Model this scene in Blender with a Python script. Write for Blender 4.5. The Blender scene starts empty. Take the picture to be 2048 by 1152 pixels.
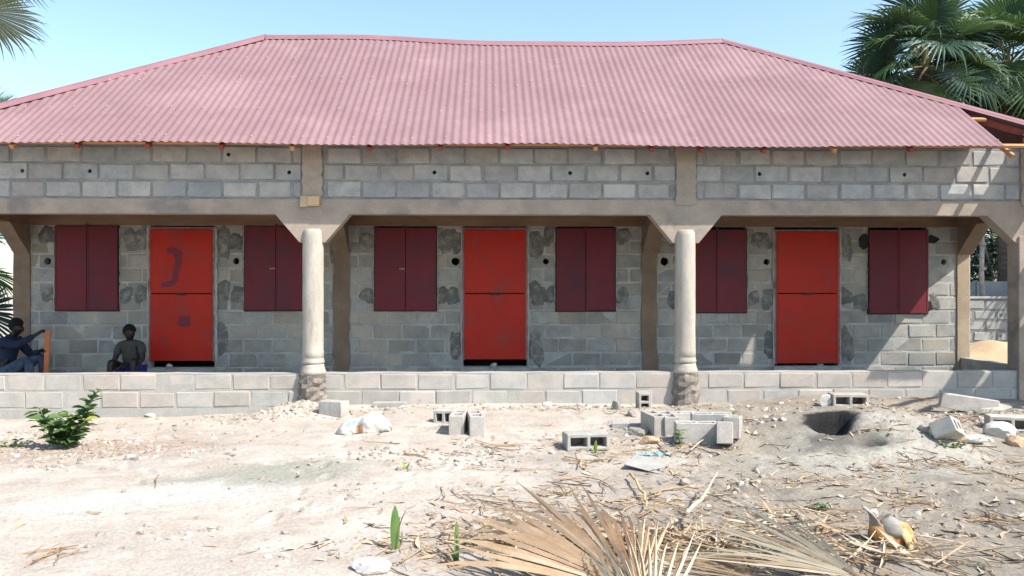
import bpy, bmesh, math, random
import numpy as np
from mathutils import Vector, Matrix, Euler, Quaternion
random.seed(7); np.random.seed(7)
S = bpy.context.scene
COL = S.collection
R = math.radians
PI = math.pi

# ------------------------------------------------------------------ camera, sky, sun, exposure
CAMZ = 1.5; FPX = 1600.0
TH = R(1.7); D0 = 9.9                      # the house front is turned 1.7 degrees, 9.9 m away
cam_d = bpy.data.cameras.new('camera'); cam = bpy.data.objects.new('camera', cam_d); COL.objects.link(cam)
cam_d.sensor_width = 36.0; cam_d.lens = 36.0*FPX/2048.0; cam_d.clip_start = 0.05; cam_d.clip_end = 3000
cam.location = (0, 0, CAMZ); cam.rotation_euler = (PI/2, 0, 0); S.camera = cam

LX, LY, LZ = -0.73, 0.50, -1.0             # sunlight direction in the house's own axes
c_, s_ = math.cos(TH), math.sin(TH)
L = Vector((LX*c_-LY*s_, LX*s_+LY*c_, LZ)).normalized()
sun_el = math.asin(-L.z); sun_az = math.atan2(-L.x, -L.y)
W = bpy.data.worlds.new('World'); S.world = W; W.use_nodes = True
wn = W.node_tree.nodes; wl = W.node_tree.links
bg = wn['Background']
sky = wn.new('ShaderNodeTexSky'); sky.sky_type = 'NISHITA'; sky.sun_disc = False
sky.sun_elevation = sun_el; sky.sun_rotation = sun_az
sky.altitude = 0; sky.air_density = 1.0; sky.dust_density = 1.0; sky.ozone_density = 1.0
tint = wn.new('ShaderNodeMix'); tint.data_type = 'RGBA'; tint.blend_type = 'MULTIPLY'; tint.inputs[0].default_value = 1.0
tint.inputs[7].default_value = (1.20, 1.24, 1.17, 1)       # the thin milky cyan of a dry-season sky
wl.new(sky.outputs[0], tint.inputs[6]); wl.new(tint.outputs[2], bg.inputs[0]); bg.inputs[1].default_value = 0.15
sun_d = bpy.data.lights.new('sun', 'SUN'); sun_d.energy = 4.9; sun_d.angle = R(0.5); sun_d.color = (1.0, 0.94, 0.84)
sun = bpy.data.objects.new('sun', sun_d); COL.objects.link(sun)
sun.rotation_euler = L.to_track_quat('-Z', 'Y').to_euler(); sun.location = (6, -4, 12)
S.view_settings.view_transform = 'Standard'; S.view_settings.look = 'None'
S.view_settings.exposure = 0.72; S.view_settings.gamma = 1.0; S.view_settings.use_curve_mapping = False

# ------------------------------------------------------------------ helpers
def link(o, parent=None, kind=None, label=None, cat=None, group=None):
    COL.objects.link(o)
    if parent is not None: o.parent = parent
    return tag(o, label, cat, group, kind)
def tag(o, label=None, cat=None, group=None, kind=None):
    if label: o['label'] = label
    if cat: o['category'] = cat
    if group: o['group'] = group
    if kind: o['kind'] = kind
    return o
def empty(name, loc=(0, 0, 0), rz=0, label=None, cat=None, group=None, parent=None):
    o = bpy.data.objects.new(name, None); o.empty_display_size = 0.1
    o.location = loc; o.rotation_euler = (0, 0, rz)
    return link(o, parent, None, label, cat, group)
def copy_tree(o, parent=None):
    c = o.copy(); COL.objects.link(c)
    if parent is not None: c.parent = parent
    for ch in list(o.children): copy_tree(ch, c)
    return c

class MB:
    def __init__(s): s.v = []; s.f = []; s.m = []; s.mi = 0
    def add(s, vs, fs):
        n = len(s.v); s.v += [tuple(p) for p in vs]
        for f in fs: s.f.append(tuple(i+n for i in f)); s.m.append(s.mi)
        return s
    def box(s, a, b, jit=0, M=None):
        x0, y0, z0 = a; x1, y1, z1 = b
        vs = [Vector((x, y, z)) for z in (z0, z1) for y in (y0, y1) for x in (x0, x1)]
        if jit: vs = [p+Vector((random.uniform(-jit, jit), random.uniform(-jit, jit), random.uniform(-jit, jit))) for p in vs]
        if M is not None: vs = [M @ p for p in vs]
        return s.add(vs, [(0, 2, 3, 1), (4, 5, 7, 6), (0, 1, 5, 4), (2, 6, 7, 3), (0, 4, 6, 2), (1, 3, 7, 5)])
    def prism(s, poly, y0, y1):
        """polygon in x,z pushed from y0 to y1 (counter-clockwise seen from -y)"""
        n = len(poly)
        vs = [(x, y0, z) for x, z in poly]+[(x, y1, z) for x, z in poly]
        fs = [tuple(range(n)), tuple(range(2*n-1, n-1, -1))]+[((i+1) % n, i, i+n, (i+1) % n+n) for i in range(n)]
        return s.add(vs, fs)
    def tube(s, pts, rad, n=8, cap=True, flat=1.0):
        pts = [Vector(p) for p in pts]
        if not hasattr(rad, '__len__'): rad = [rad]*len(pts)
        vs = []; up = None
        for i, p in enumerate(pts):
            t = (pts[min(i+1, len(pts)-1)]-pts[max(i-1, 0)]).normalized()
            if up is None:
                up = t.orthogonal().normalized()
            a = (up-t*up.dot(t)).normalized(); b = t.cross(a); up = a
            for k in range(n):
                q = 2*PI*k/n
                vs.append(p+a*math.cos(q)*rad[i]+b*math.sin(q)*rad[i]*flat)
        fs = []
        for i in range(len(pts)-1):
            for k in range(n):
                fs.append((i*n+k, i*n+(k+1) % n, (i+1)*n+(k+1) % n, (i+1)*n+k))
        if cap: fs.append(tuple(range(n-1, -1, -1))); fs.append(tuple((len(pts)-1)*n+k for k in range(n)))
        return s.add(vs, fs)
    def lathe(s, prof, n=24, cx=0, cy=0):
        vs = [(cx+r*math.cos(2*PI*k/n), cy+r*math.sin(2*PI*k/n), z) for r, z in prof for k in range(n)]
        fs = [(i*n+k, i*n+(k+1) % n, (i+1)*n+(k+1) % n, (i+1)*n+k) for i in range(len(prof)-1) for k in range(n)]
        fs.append(tuple(range(n-1, -1, -1))); fs.append(tuple((len(prof)-1)*n+k for k in range(n)))
        return s.add(vs, fs)
    def mesh(s, name, mats, smooth=False):
        me = bpy.data.meshes.new(name); me.from_pydata(s.v, [], s.f)
        if not isinstance(mats, (list, tuple)): mats = [mats]
        for m in mats: me.materials.append(m)
        if len(mats) > 1: me.polygons.foreach_set('material_index', s.m)
        if smooth: me.polygons.foreach_set('use_smooth', [True]*len(me.polygons))
        me.update(); return me
    def obj(s, name, mats, parent=None, smooth=False, **k):
        return link(bpy.data.objects.new(name, s.mesh(name, mats, smooth)), parent, **k)

def bevel_mesh(me, w, seg=1):
    bm = bmesh.new(); bm.from_mesh(me)
    bmesh.ops.bevel(bm, geom=list(bm.edges), offset=w, segments=seg, affect='EDGES', profile=0.6, clamp_overlap=True)
    bm.to_mesh(me); bm.free(); return me

# value noise in numpy
def _h(i, j, s):
    n = (i.astype(np.int64)*374761393+j.astype(np.int64)*668265263+s*974634777) & 0xffffffff
    n = ((n ^ (n >> 13))*1274126177) & 0xffffffff
    return ((n ^ (n >> 16)) & 0xffff)/65535.0
def vnoise(x, y, s=0):
    x = np.asarray(x, float); y = np.asarray(y, float)
    i = np.floor(x); j = np.floor(y); fx = x-i; fy = y-j
    fx = fx*fx*(3-2*fx); fy = fy*fy*(3-2*fy)
    a = _h(i, j, s); b = _h(i+1, j, s); c = _h(i, j+1, s); d = _h(i+1, j+1, s)
    return (a*(1-fx)+b*fx)*(1-fy)+(c*(1-fx)+d*fx)*fy-0.5

# ------------------------------------------------------------------ materials
def mat(name, c1, c2=None, scale=6.0, rough=0.9, bump=0.0, bscale=60.0, rand=0.0, c3=None, sscale=1.2, sthr=(0.5, 0.68),
        spec=0.3, metal=0.0, coord='pos', mid=(0.35, 0.65), fine=0.0, stretch=None, sheen=None, translucent=0.0):
    m = bpy.data.materials.new(name); m.use_nodes = True
    nt = m.node_tree; N = nt.nodes; K = nt.links
    b = N['Principled BSDF']; out = N['Material Output']
    b.inputs['Roughness'].default_value = rough; b.inputs['Metallic'].default_value = metal
    b.inputs['Specular IOR Level'].default_value = spec
    if coord == 'pos': src = N.new('ShaderNodeNewGeometry').outputs['Position']
    else: src = N.new('ShaderNodeTexCoord').outputs['Object']
    if stretch:
        mp = N.new('ShaderNodeMapping'); mp.inputs['Scale'].default_value = stretch
        K.new(src, mp.inputs[0]); src = mp.outputs[0]
    def noise(sc, det=5.0, r=0.6):
        t = N.new('ShaderNodeTexNoise'); t.inputs['Scale'].default_value = sc; t.inputs['Detail'].default_value = det
        t.inputs['Roughness'].default_value = r; K.new(src, t.inputs['Vector']); return t.outputs['Fac']
    def mr(v, a, b_, lo=0.0, hi=1.0):
        t = N.new('ShaderNodeMapRange'); t.inputs[1].default_value = a; t.inputs[2].default_value = b_
        t.inputs[3].default_value = lo; t.inputs[4].default_value = hi; K.new(v, t.inputs[0]); return t.outputs[0]
    def mix(f, a, b_, mode='MIX'):
        t = N.new('ShaderNodeMix'); t.data_type = 'RGBA'; t.blend_type = mode
        if isinstance(f, float): t.inputs[0].default_value = f
        else: K.new(f, t.inputs[0])
        for i, q in ((6, a), (7, b_)):
            if isinstance(q, tuple): t.inputs[i].default_value = (q[0], q[1], q[2], 1)
            else: K.new(q, t.inputs[i])
        return t.outputs[2]
    col = c1
    if c2 is not None: col = mix(mr(noise(scale), mid[0], mid[1]), c1, c2)
    if c3 is not None: col = mix(mr(noise(sscale, 4.0), sthr[0], sthr[1]), col, c3)
    if fine:
        v = mr(noise(bscale*1.3, 3.0), 0.3, 0.7, 1-fine, 1+fine)
        cb = N.new('ShaderNodeCombineXYZ')
        for i in range(3): K.new(v, cb.inputs[i])
        col = mix(1.0, col, cb.outputs[0], 'MULTIPLY')
    if rand:
        oi = N.new('ShaderNodeObjectInfo'); v = mr(oi.outputs['Random'], 0, 1, 1-rand, 1+rand)
        cb = N.new('ShaderNodeCombineXYZ')
        for i in range(3): K.new(v, cb.inputs[i])
        col = mix(1.0, col, cb.outputs[0], 'MULTIPLY')
        # a few pieces lean pink, others bluish
        fr = N.new('ShaderNodeMath'); fr.operation = 'MULTIPLY'; fr.inputs[1].default_value = 37.7; K.new(oi.outputs['Random'], fr.inputs[0])
        f2 = N.new('ShaderNodeMath'); f2.operation = 'FRACT'; K.new(fr.outputs[0], f2.inputs[0])
        tint = mix(f2.outputs[0], (1.04, 0.99, 0.96), (0.965, 1.0, 1.025))
        col = mix(1.0, col, tint, 'MULTIPLY')
    if isinstance(col, tuple): b.inputs['Base Color'].default_value = (*col, 1)
    else: K.new(col, b.inputs['Base Color'])
    if bump:
        bp = N.new('ShaderNodeBump'); bp.inputs['Strength'].default_value = min(bump, 1.0); bp.inputs['Distance'].default_value = 0.01
        K.new(noise(bscale, 6.0, 0.7), bp.inputs['Height']); K.new(bp.outputs[0], b.inputs['Normal'])
    if translucent:
        tr = N.new('ShaderNodeBsdfTranslucent'); ms = N.new('ShaderNodeMixShader'); ms.inputs[0].default_value = translucent
        if isinstance(col, tuple): tr.inputs[0].default_value = (*col, 1)
        else: K.new(col, tr.inputs[0])
        K.new(b.outputs[0], ms.inputs[1]); K.new(tr.outputs[0], ms.inputs[2]); K.new(ms.outputs[0], out.inputs[0])
    return m

M_block = mat('cement_block', (0.35, 0.342, 0.332), (0.265, 0.262, 0.258), 7, bump=0.55, bscale=90, rand=0.14, c3=(0.40, 0.37, 0.33), sscale=2.3, fine=0.16)
M_mortar = mat('mortar', (0.20, 0.20, 0.20), (0.29, 0.285, 0.275), 5, bump=0.8, bscale=70, fine=0.2)
M_blockb = mat('cement_block_inner', (0.315, 0.31, 0.29), (0.215, 0.22, 0.215), 6, bump=0.7, bscale=80, rand=0.20, c3=(0.39, 0.345, 0.285), sscale=1.5, fine=0.2)
M_mortarb = mat('mortar_inner', (0.42, 0.42, 0.40), (0.29, 0.29, 0.28), 5, bump=0.8, bscale=70, fine=0.2)
M_blockl = mat('cement_block_low', (0.40, 0.375, 0.345), (0.32, 0.31, 0.29), 6, bump=0.5, bscale=90, rand=0.10, c3=(0.44, 0.38, 0.34), sscale=1.4, fine=0.12)
M_mortarl = mat('mortar_low', (0.325, 0.315, 0.295), (0.39, 0.37, 0.345), 5, bump=0.7, bscale=70, fine=0.15)
M_conc = mat('cast_concrete', (0.35, 0.288, 0.235), (0.265, 0.222, 0.185), 3.5, bump=0.35, bscale=45, c3=(0.20, 0.18, 0.165), sscale=1.7, sthr=(0.58, 0.7), fine=0.1)
M_column = mat('column_render', (0.43, 0.395, 0.35), (0.34, 0.31, 0.27), 4, bump=0.4, bscale=40, stretch=(2.5, 2.5, 0.6), fine=0.12, c3=(0.27, 0.235, 0.20), sscale=2.6, sthr=(.60, .74))
M_brown = mat('brown_formed_concrete', (0.235, 0.15, 0.095), (0.17, 0.105, 0.068), 3, bump=0.3, bscale=40, stretch=(0.6, 1, 3), fine=0.12)
M_brownv = mat('brown_pier_concrete', (0.225, 0.165, 0.12), (0.165, 0.12, 0.09), 3, bump=0.3, bscale=40, fine=0.12)
M_tanpier = mat('tan_corner_concrete', (0.35, 0.275, 0.20), (0.28, 0.215, 0.155), 3, bump=0.3, bscale=40, fine=0.12)
M_patch = mat('fresh_mortar', (0.125, 0.127, 0.122), (0.27, 0.267, 0.255), 11, mid=(.44, .70), bump=0.7, bscale=60, fine=0.2, rand=0.2)
M_nearblack = mat('near_black', (0.012, 0.011, 0.016), (0.03, 0.028, 0.035), 12, bump=0.5)
M_rough = mat('rough_footing', (0.27, 0.235, 0.20), (0.14, 0.125, 0.115), 14, bump=1.0, bscale=40, fine=0.25)
M_roof = mat('red_roof_sheet', (0.232, 0.143, 0.152), (0.208, 0.124, 0.133), 1.3, rough=0.66, spec=0.22, rand=0.0, fine=.06, bscale=9, c3=(0.265, 0.165, 0.175), sscale=0.8)
M_cap = mat('red_roof_cap', (0.28, 0.14, 0.155), (0.24, 0.115, 0.13), 2, rough=0.5, spec=0.35)
M_wood = mat('raw_timber', (0.50, 0.26, 0.12), (0.38, 0.17, 0.075), 5, rough=0.75, bump=0.2, bscale=50, stretch=(1, 1, 6))
M_redwood = mat('red_stained_timber', (0.26, 0.055, 0.03), (0.17, 0.035, 0.022), 6, rough=0.7)
M_screw = mat('washer', (0.50, 0.44, 0.45), rough=0.45, metal=0.2)
M_shut = mat('maroon_paint', (0.14, 0.0165, 0.027), (0.118, 0.0145, 0.025), 3, rough=0.52, spec=0.26, bump=.1, rand=0.08, fine=.06, bscale=18, c3=(0.085, 0.022, 0.035), sscale=2.2)
M_door = mat('red_oxide_paint', (0.42, 0.0165, 0.006), (0.35, 0.0145, 0.0065), 2.2, rough=0.5, spec=0.25, bump=.1, fine=.06, bscale=18, c3=(0.27, 0.032, 0.025), sscale=3.1, sthr=(.52, .72))
M_dframe = mat('primed_steel', (0.22, 0.11, 0.105), (0.26, 0.19, 0.18), 9, rough=0.6)
M_mark = mat('dark_primer', (0.12, 0.012, 0.03), (0.17, 0.013, 0.028), 14, rough=0.5)
M_black = mat('dark_steel', (0.02, 0.018, 0.02), rough=0.6)
M_bump_wood = mat('yellow_board', (0.55, 0.34, 0.15), (0.45, 0.36, 0.27), 12, rough=0.8, stretch=(1, 1, 8))
M_floor = mat('rough_floor', (0.30, 0.28, 0.25), (0.22, 0.21, 0.19), 4, bump=0.6)
M_loose = mat('loose_block', (0.42, 0.40, 0.37), (0.33, 0.315, 0.29), 9, bump=0.55, bscale=90, rand=0.1, fine=0.15, coord='obj')
M_white = mat('bleached_slab', (0.52, 0.50, 0.465), (0.42, 0.40, 0.365), 9, bump=0.3, fine=0.1)
M_stone = mat('stone', (0.36, 0.33, 0.29), (0.24, 0.22, 0.20), 14, bump=0.6, bscale=50, rand=0.2)
M_tan = mat('tan_chunk', (0.55, 0.36, 0.24), (0.44, 0.29, 0.19), 9, bump=0.5)
M_green = mat('palm_green', (0.075, 0.14, 0.05), (0.11, 0.18, 0.06), 1.6, rough=0.5, spec=0.4, translucent=0.22, rand=0.15)
M_gdark = mat('palm_dark_green', (0.034, 0.078, 0.06), (0.055, 0.108, 0.065), 1.6, rough=0.5, spec=0.4, translucent=0.15, rand=0.2)
M_gpale = mat('palm_pale', (0.30, 0.32, 0.20), (0.20, 0.25, 0.13), 2.0, rough=0.6, translucent=0.2)
M_petiole = mat('petiole', (0.18, 0.20, 0.08), (0.24, 0.22, 0.11), 4, rough=0.6)
M_dry = mat('dry_frond', (0.475, 0.365, 0.25), (0.37, 0.265, 0.17), 7, rough=0.8, bump=0.3, bscale=60, rand=0.28, translucent=0.05)
M_drypale = mat('dry_frond_pale', (0.57, 0.50, 0.385), (0.46, 0.38, 0.27), 8, rough=0.8, bump=0.2, rand=0.25, translucent=0.05)
M_drydark = mat('dry_stalk', (0.26, 0.17, 0.10), (0.36, 0.25, 0.15), 9, rough=0.85)
M_trunk = mat('palm_trunk', (0.17, 0.14, 0.11), (0.10, 0.085, 0.07), 5, rough=0.95, bump=0.8, bscale=20, stretch=(1, 1, 5))
M_bark = mat('pale_bark', (0.40, 0.37, 0.33), (0.25, 0.23, 0.20), 6, rough=0.9, bump=0.5)
M_leaf = mat('shrub_leaf', (0.06, 0.125, 0.04), (0.11, 0.17, 0.06), 6, rough=0.55, spec=0.3, rand=0.35, translucent=0.2)
M_leaft = mat('tree_leaf', (0.018, 0.045, 0.026), (0.035, 0.07, 0.03), 2.0, rough=0.5, rand=0.2, translucent=0.15)
M_leafy = mat('yellow_green_leaf', (0.28, 0.32, 0.06), (0.16, 0.26, 0.05), 9, rough=0.5, translucent=0.2)
M_sprout = mat('sprout_green', (0.10, 0.19, 0.05), (0.16, 0.25, 0.075), 12, rough=0.45, translucent=0.2)
M_sand = mat('building_sand', (0.52, 0.39, 0.25), (0.44, 0.32, 0.20), 4, bump=0.8, bscale=40)
M_skin = mat('dark_skin', (0.018, 0.0105, 0.008), (0.014, 0.0085, 0.0065), 9, rough=0.5, spec=0.35)
M_hair = mat('black_hair', (0.006, 0.006, 0.007), rough=0.9)
M_denim = mat('dark_blue_cloth', (0.010, 0.018, 0.045), (0.014, 0.025, 0.06), 9, rough=0.95, bump=0.3)
M_jean = mat('faded_jeans', (0.02, 0.035, 0.065), (0.06, 0.09, 0.15), 9, rough=0.95, bump=0.3)
M_tee = mat('olive_grey_cloth', (0.055, 0.054, 0.046), (0.04, 0.04, 0.035), 9, rough=0.95, bump=0.2)
M_blue = mat('blue_shorts', (0.02, 0.03, 0.20), (0.015, 0.022, 0.13), 9, rough=0.9)
M_eye = mat('eye', (0.06, 0.05, 0.045), rough=0.5)
M_orange = mat('orange_board', (0.48, 0.15, 0.05), (0.40, 0.12, 0.04), 5, rough=0.6)
M_husk = mat('husk_orange', (0.56, 0.29, 0.10), (0.38, 0.18, 0.065), 22, rough=0.8, bump=0.6, bscale=50, coord='obj')
M_huskg = mat('husk_grey', (0.32, 0.29, 0.26), (0.22, 0.20, 0.18), 14, rough=0.9, bump=0.4, bscale=50, coord='obj')
M_husky = mat('husk_yellow', (0.55, 0.40, 0.22), (0.47, 0.32, 0.15), 16, rough=0.8, coord='obj')
M_bag = mat('white_sack', (0.54, 0.53, 0.50), (0.44, 0.425, 0.39), 9, rough=0.7, bump=0.5, bscale=26, coord='obj')
M_teal = mat('teal_print', (0.13, 0.33, 0.33), (0.27, 0.44, 0.43), 25, rough=0.7, coord='obj')
M_bagdirt = mat('earth_brown_paper', (0.30, 0.18, 0.11), (0.40, 0.27, 0.18), 14, rough=0.9, bump=0.5, coord='obj')
M_bluerag = mat('blue_plastic', (0.12, 0.34, 0.58), (0.22, 0.46, 0.66), 20, rough=0.5)
M_sheetgrey = mat('grey_fence_sheet', (0.27, 0.29, 0.31), (0.22, 0.24, 0.26), 2, rough=0.6)
M_blockd = mat('boundary_block', (0.34, 0.335, 0.325), (0.26, 0.26, 0.255), 5, bump=0.4, rand=0.12)
M_mortard = mat('boundary_mortar', (0.17, 0.172, 0.175), (0.21, 0.21, 0.21), 5, bump=0.4)
# ------------------------------------------------------------------ house frame helpers
def HW(u, v, z=0.0):
    return Vector((u*c_-v*s_, D0+u*s_+v*c_, z))
def UV(px, py, v=0.0):
    """image point -> (u, z) on the plane at depth v of the turned house"""
    dx = (px-1024)/FPX; dz = (576-py)/FPX
    t = (v+D0*c_)/(c_-dx*s_)
    return t*dx*c_+(t-D0)*s_, CAMZ+dz*t

# ------------------------------------------------------------------ ground
def sstep(a, b, x):
    t = np.clip((x-a)/(b-a), 0, 1); return t*t*(3-2*t)
PIT = (3.02, 7.58)
_fr = random.Random(41)
FOOT = []
for _ in range(9):                            # a few trails of footprints across the sand
    fx, fy, fa = _fr.uniform(-4, 2.5), _fr.uniform(4.2, 8.2), _fr.uniform(0, 6.28)
    for k in range(8):
        q = .06*(-1)**k; FOOT.append((fx+math.cos(fa)*.36*k-math.sin(fa)*q, fy+math.sin(fa)*.36*k+math.cos(fa)*q, fa+_fr.uniform(-.2, .2)))
def gh(x, y, detail=True):
    x = np.asarray(x, float); y = np.asarray(y, float)
    hw = np.interp(x, [-9, -6.3, -4.2, -3.2, -2.5, 0, 2.5, 4.2, 5.2, 7, 10], [-.10, -.10, -.08, -.03, .05, .075, .08, .14, .14, .08, 0.0])
    k = sstep(6.3, 9.2, y)*(1-sstep(9.95, 10.4, y-.03*x))
    h = hw*k
    g = lambda cx, cy, rx, ry, a: a*np.exp(-((x-cx)/rx)**2-((y-cy)/ry)**2)
    h = h+g(-2.55, 9.45, .45, .3, .10)+g(-2.2, 9.6, .5, .25, .03)              # spoil by the left column
    h = h+g(3.15, 7.85, .95, .52, .25)+g(3.75, 7.5, .5, .42, .13)+g(3.2, 7.1, .8, .4, .05)+g(2.55, 7.8, .4, .35, .04)   # mound round the pit
    h = h+g(2.0, 9.2, .5, .3, .03)+g(5.3, 8.3, .7, .4, .05)
    wob = .26*vnoise(x*7, y*7, 5)+.16*vnoise(x*17, y*17, 15)
    rel = np.sqrt(((x-PIT[0])/.24)**2+((y-PIT[1])/np.where(y < PIT[1], .32, .10))**2)+wob
    h = h-.20*np.where(y < PIT[1], 1-sstep(.12, 1.15, rel), 1-sstep(.62, 1.08, rel))
    rel2 = np.sqrt(((x-3.18)/.13)**2+((y-7.12)/.10)**2)
    h = h-.13*(1-sstep(.4, 1.1, rel2+.2*vnoise(x*9, y*9, 6)))
    out = 1-sstep(9.85, 9.95, y-.0297*x)*(1-sstep(15, 16, y))*sstep(-8.5, -7.6, x)*(1-sstep(7.2, 8, x))
    h = h+.08*vnoise(x*.55, y*.7, 1)*out
    if detail:
        rgt = .55+.45*sstep(-.8, 2.0, x+.35*(7-y))
        near = np.clip((20-y)/8, 0, 1)
        d = .06*vnoise(x*1.7, y*1.9, 2)+.03*vnoise(x*4.3, y*4.9, 3)+.014*vnoise(x*10, y*11, 4)
        ft = np.zeros_like(h)
        for fx, fy, fa in FOOT:
            if x.ndim == 0 and abs(float(x)-fx)+abs(float(y)-fy) > .4: continue
            a_ = ((x-fx)*math.cos(fa)+(y-fy)*math.sin(fa))/.12; b_ = ((y-fy)*math.cos(fa)-(x-fx)*math.sin(fa))/.048
            r2 = a_*a_+b_*b_; ft = ft-.016*np.exp(-r2*r2)+.007*np.exp(-(r2-1.9)**2*1.3)
        h = h+ft*out
        h = h+d*rgt*out*near+.007*vnoise(x*26, y*26, 7)*out*near*rgt+.005*vnoise(x*47, y*51, 8)*out*near*rgt
    return h
def axis(lo, hi, step, far, n):
    g = np.geomspace(step, far, n)
    return np.concatenate([lo-np.cumsum(g)[::-1], np.arange(lo, hi, step), hi+np.cumsum(g)])
gx = axis(-7.6, 7.9, .026, 90, 34); gy = axis(3.0, 9.95, .021, 90, 34)
GX, GY = np.meshgrid(gx, gy)
GZ = gh(GX, GY)
nx, ny = len(gx), len(gy)
me = bpy.data.meshes.new('ground')
me.vertices.add(nx*ny); me.vertices.foreach_set('co', np.stack([GX, GY, GZ], -1).astype(np.float32).ravel())
ii = (np.arange(ny-1)[:, None]*nx+np.arange(nx-1)[None, :]).ravel()
q = np.stack([ii, ii+1, ii+1+nx, ii+nx], 1).astype(np.int32)
me.loops.add(q.size); me.loops.foreach_set('vertex_index', q.ravel())
me.polygons.add(len(q)); me.polygons.foreach_set('loop_start', np.arange(0, q.size, 4, dtype=np.int32))
me.polygons.foreach_set('use_smooth', np.ones(len(q), bool))
me.update(); me.validate()

def ground_mat():
    m = bpy.data.materials.new('sandy_earth'); m.use_nodes = True
    nt = m.node_tree; N = nt.nodes; K = nt.links; b = N['Principled BSDF']
    b.inputs['Roughness'].default_value = 0.95; b.inputs['Specular IOR Level'].default_value = 0.15
    pos = N.new('ShaderNodeNewGeometry').outputs['Position']
    sx = N.new('ShaderNodeSeparateXYZ'); K.new(pos, sx.inputs[0])
    def noise(sc, det=5.0, r=.6, vec=pos, st=None):
        if st:
            mp = N.new('ShaderNodeMapping'); mp.inputs['Scale'].default_value = st; K.new(vec, mp.inputs[0]); vec = mp.outputs[0]
        t = N.new('ShaderNodeTexNoise'); t.inputs['Scale'].default_value = sc; t.inputs['Detail'].default_value = det
        t.inputs['Roughness'].default_value = r; K.new(vec, t.inputs['Vector']); return t.outputs['Fac']
    def mr(v, a, b_, lo=0.0, hi=1.0):
        t = N.new('ShaderNodeMapRange'); t.interpolation_type = 'SMOOTHSTEP'
        for i, q in enumerate((a, b_, lo, hi)): t.inputs[i+1].default_value = q
        K.new(v, t.inputs[0]); return t.outputs[0]
    def mth(op, a, c):
        t = N.new('ShaderNodeMath'); t.operation = op
        for i, q in enumerate((a, c)):
            if isinstance(q, (int, float)): t.inputs[i].default_value = q
            else: K.new(q, t.inputs[i])
        return t.outputs[0]
    def mix(f, a, c, mode='MIX'):
        t = N.new('ShaderNodeMix'); t.data_type = 'RGBA'; t.blend_type = mode
        if isinstance(f, float): t.inputs[0].default_value = f
        else: K.new(f, t.inputs[0])
        for i, q in ((6, a), (7, c)):
            if isinstance(q, tuple): t.inputs[i].default_value = (*q, 1)
            else: K.new(q, t.inputs[i])
        return t.outputs[2]
    def ell(cx, cy, rx, ry, rot, lo, hi, amp=.5, nsc=2.5):
        """soft patch with a ragged rim"""
        dx = mth('SUBTRACT', sx.outputs[0], cx); dy = mth('SUBTRACT', sx.outputs[1], cy)
        ca, sa = math.cos(rot), math.sin(rot)
        a = mth('DIVIDE', mth('ADD', mth('MULTIPLY', dx, ca), mth('MULTIPLY', dy, sa)), rx)
        c = mth('DIVIDE', mth('SUBTRACT', mth('MULTIPLY', dy, ca), mth('MULTIPLY', dx, sa)), ry)
        r = mth('SQRT', mth('ADD', mth('MULTIPLY', a, a), mth('MULTIPLY', c, c)), 0.0)
        r = mth('ADD', r, mth('MULTIPLY', mth('SUBTRACT', noise(nsc, 6.0, .65), .5), amp*2))
        return mr(r, lo, hi, 1.0, 0.0)
    col = mix(mr(noise(.9), .38, .64), (0.475, 0.425, 0.375), (0.41, 0.365, 0.325))
    col = mix(mr(noise(2.6, 6.0), .48, .62, 0, .65), col, (0.385, 0.315, 0.265))          # pinker earth
    # greyer, dirtier ground to the right
    side = mth('ADD', mth('ADD', mth('MULTIPLY', sx.outputs[0], .55), mth('MULTIPLY', mth('SUBTRACT', 7.0, sx.outputs[1]), .18)), mth('MULTIPLY', mth('SUBTRACT', noise(1.1, 6.0), .5), 2.6))
    col = mix(mr(side, -.15, 1.3, 0, 1.0), col, mix(mr(noise(3.1, 7.0, .7), .35, .65), (0.30, 0.265, 0.22), (0.22, 0.195, 0.163)))
    col = mix(ell(3.2, 6.9, 1.35, .8, .1, .5, 1.1), col, mix(mr(noise(7, 6.0), .35, .65), (0.30, 0.28, 0.245), (0.38, 0.355, 0.31)))  # old ash
    col = mix(ell(-1.95, 6.35, 1.15, .45, .5, .45, 1.1, .6), col, (0.29, 0.28, 0.24))  # cement wash on the left
    col = mix(ell(-2.6, 5.7, 1.3, .45, .45, .4, 1.0, .6), col, (0.455, 0.44, 0.405))
    col = mix(ell(PIT[0], PIT[1]+.02, .32, .22, 0, .62, 1.08, .34, 11), col, (0.022, 0.021, 0.022))       # soot in the pit
    col = mix(ell(3.18, 7.12, .17, .14, 0, .45, 1.1, .2, 9), col, (0.07, 0.065, 0.06))
    col = mix(ell(3.0, 7.2, .6, .33, 0, .3, 1.1, .6, 6), col, (0.15, 0.14, 0.125))
    col = mix(ell(-4.3, 7.6, 1.9, .85, .15, .3, 1.1, .7, 3), col, mix(mr(noise(11, 6.0, .7), .4, .62), (0.42, 0.35, 0.295), (0.30, 0.235, 0.19)))   # rubbly patch round the shrub
    # grain
    f = mr(noise(38, 6.0, .75), .3, .7, .78, 1.16)
    f = mth('MULTIPLY', f, mr(noise(150, 3.0, .7), .3, .7, .88, 1.10))
    cb = N.new('ShaderNodeCombineXYZ')
    for i in range(3): K.new(f, cb.inputs[i])
    col = mix(1.0, col, cb.outputs[0], 'MULTIPLY')
    K.new(col, b.inputs['Base Color'])
    bp = N.new('ShaderNodeBump'); bp.inputs['Strength'].default_value = 0.7; bp.inputs['Distance'].default_value = .018
    K.new(noise(34, 8.0, .72), bp.inputs['Height']); K.new(bp.outputs[0], b.inputs['Normal'])
    return m
me.materials.append(ground_mat())
link(bpy.data.objects.new('ground', me), kind='structure')

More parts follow.
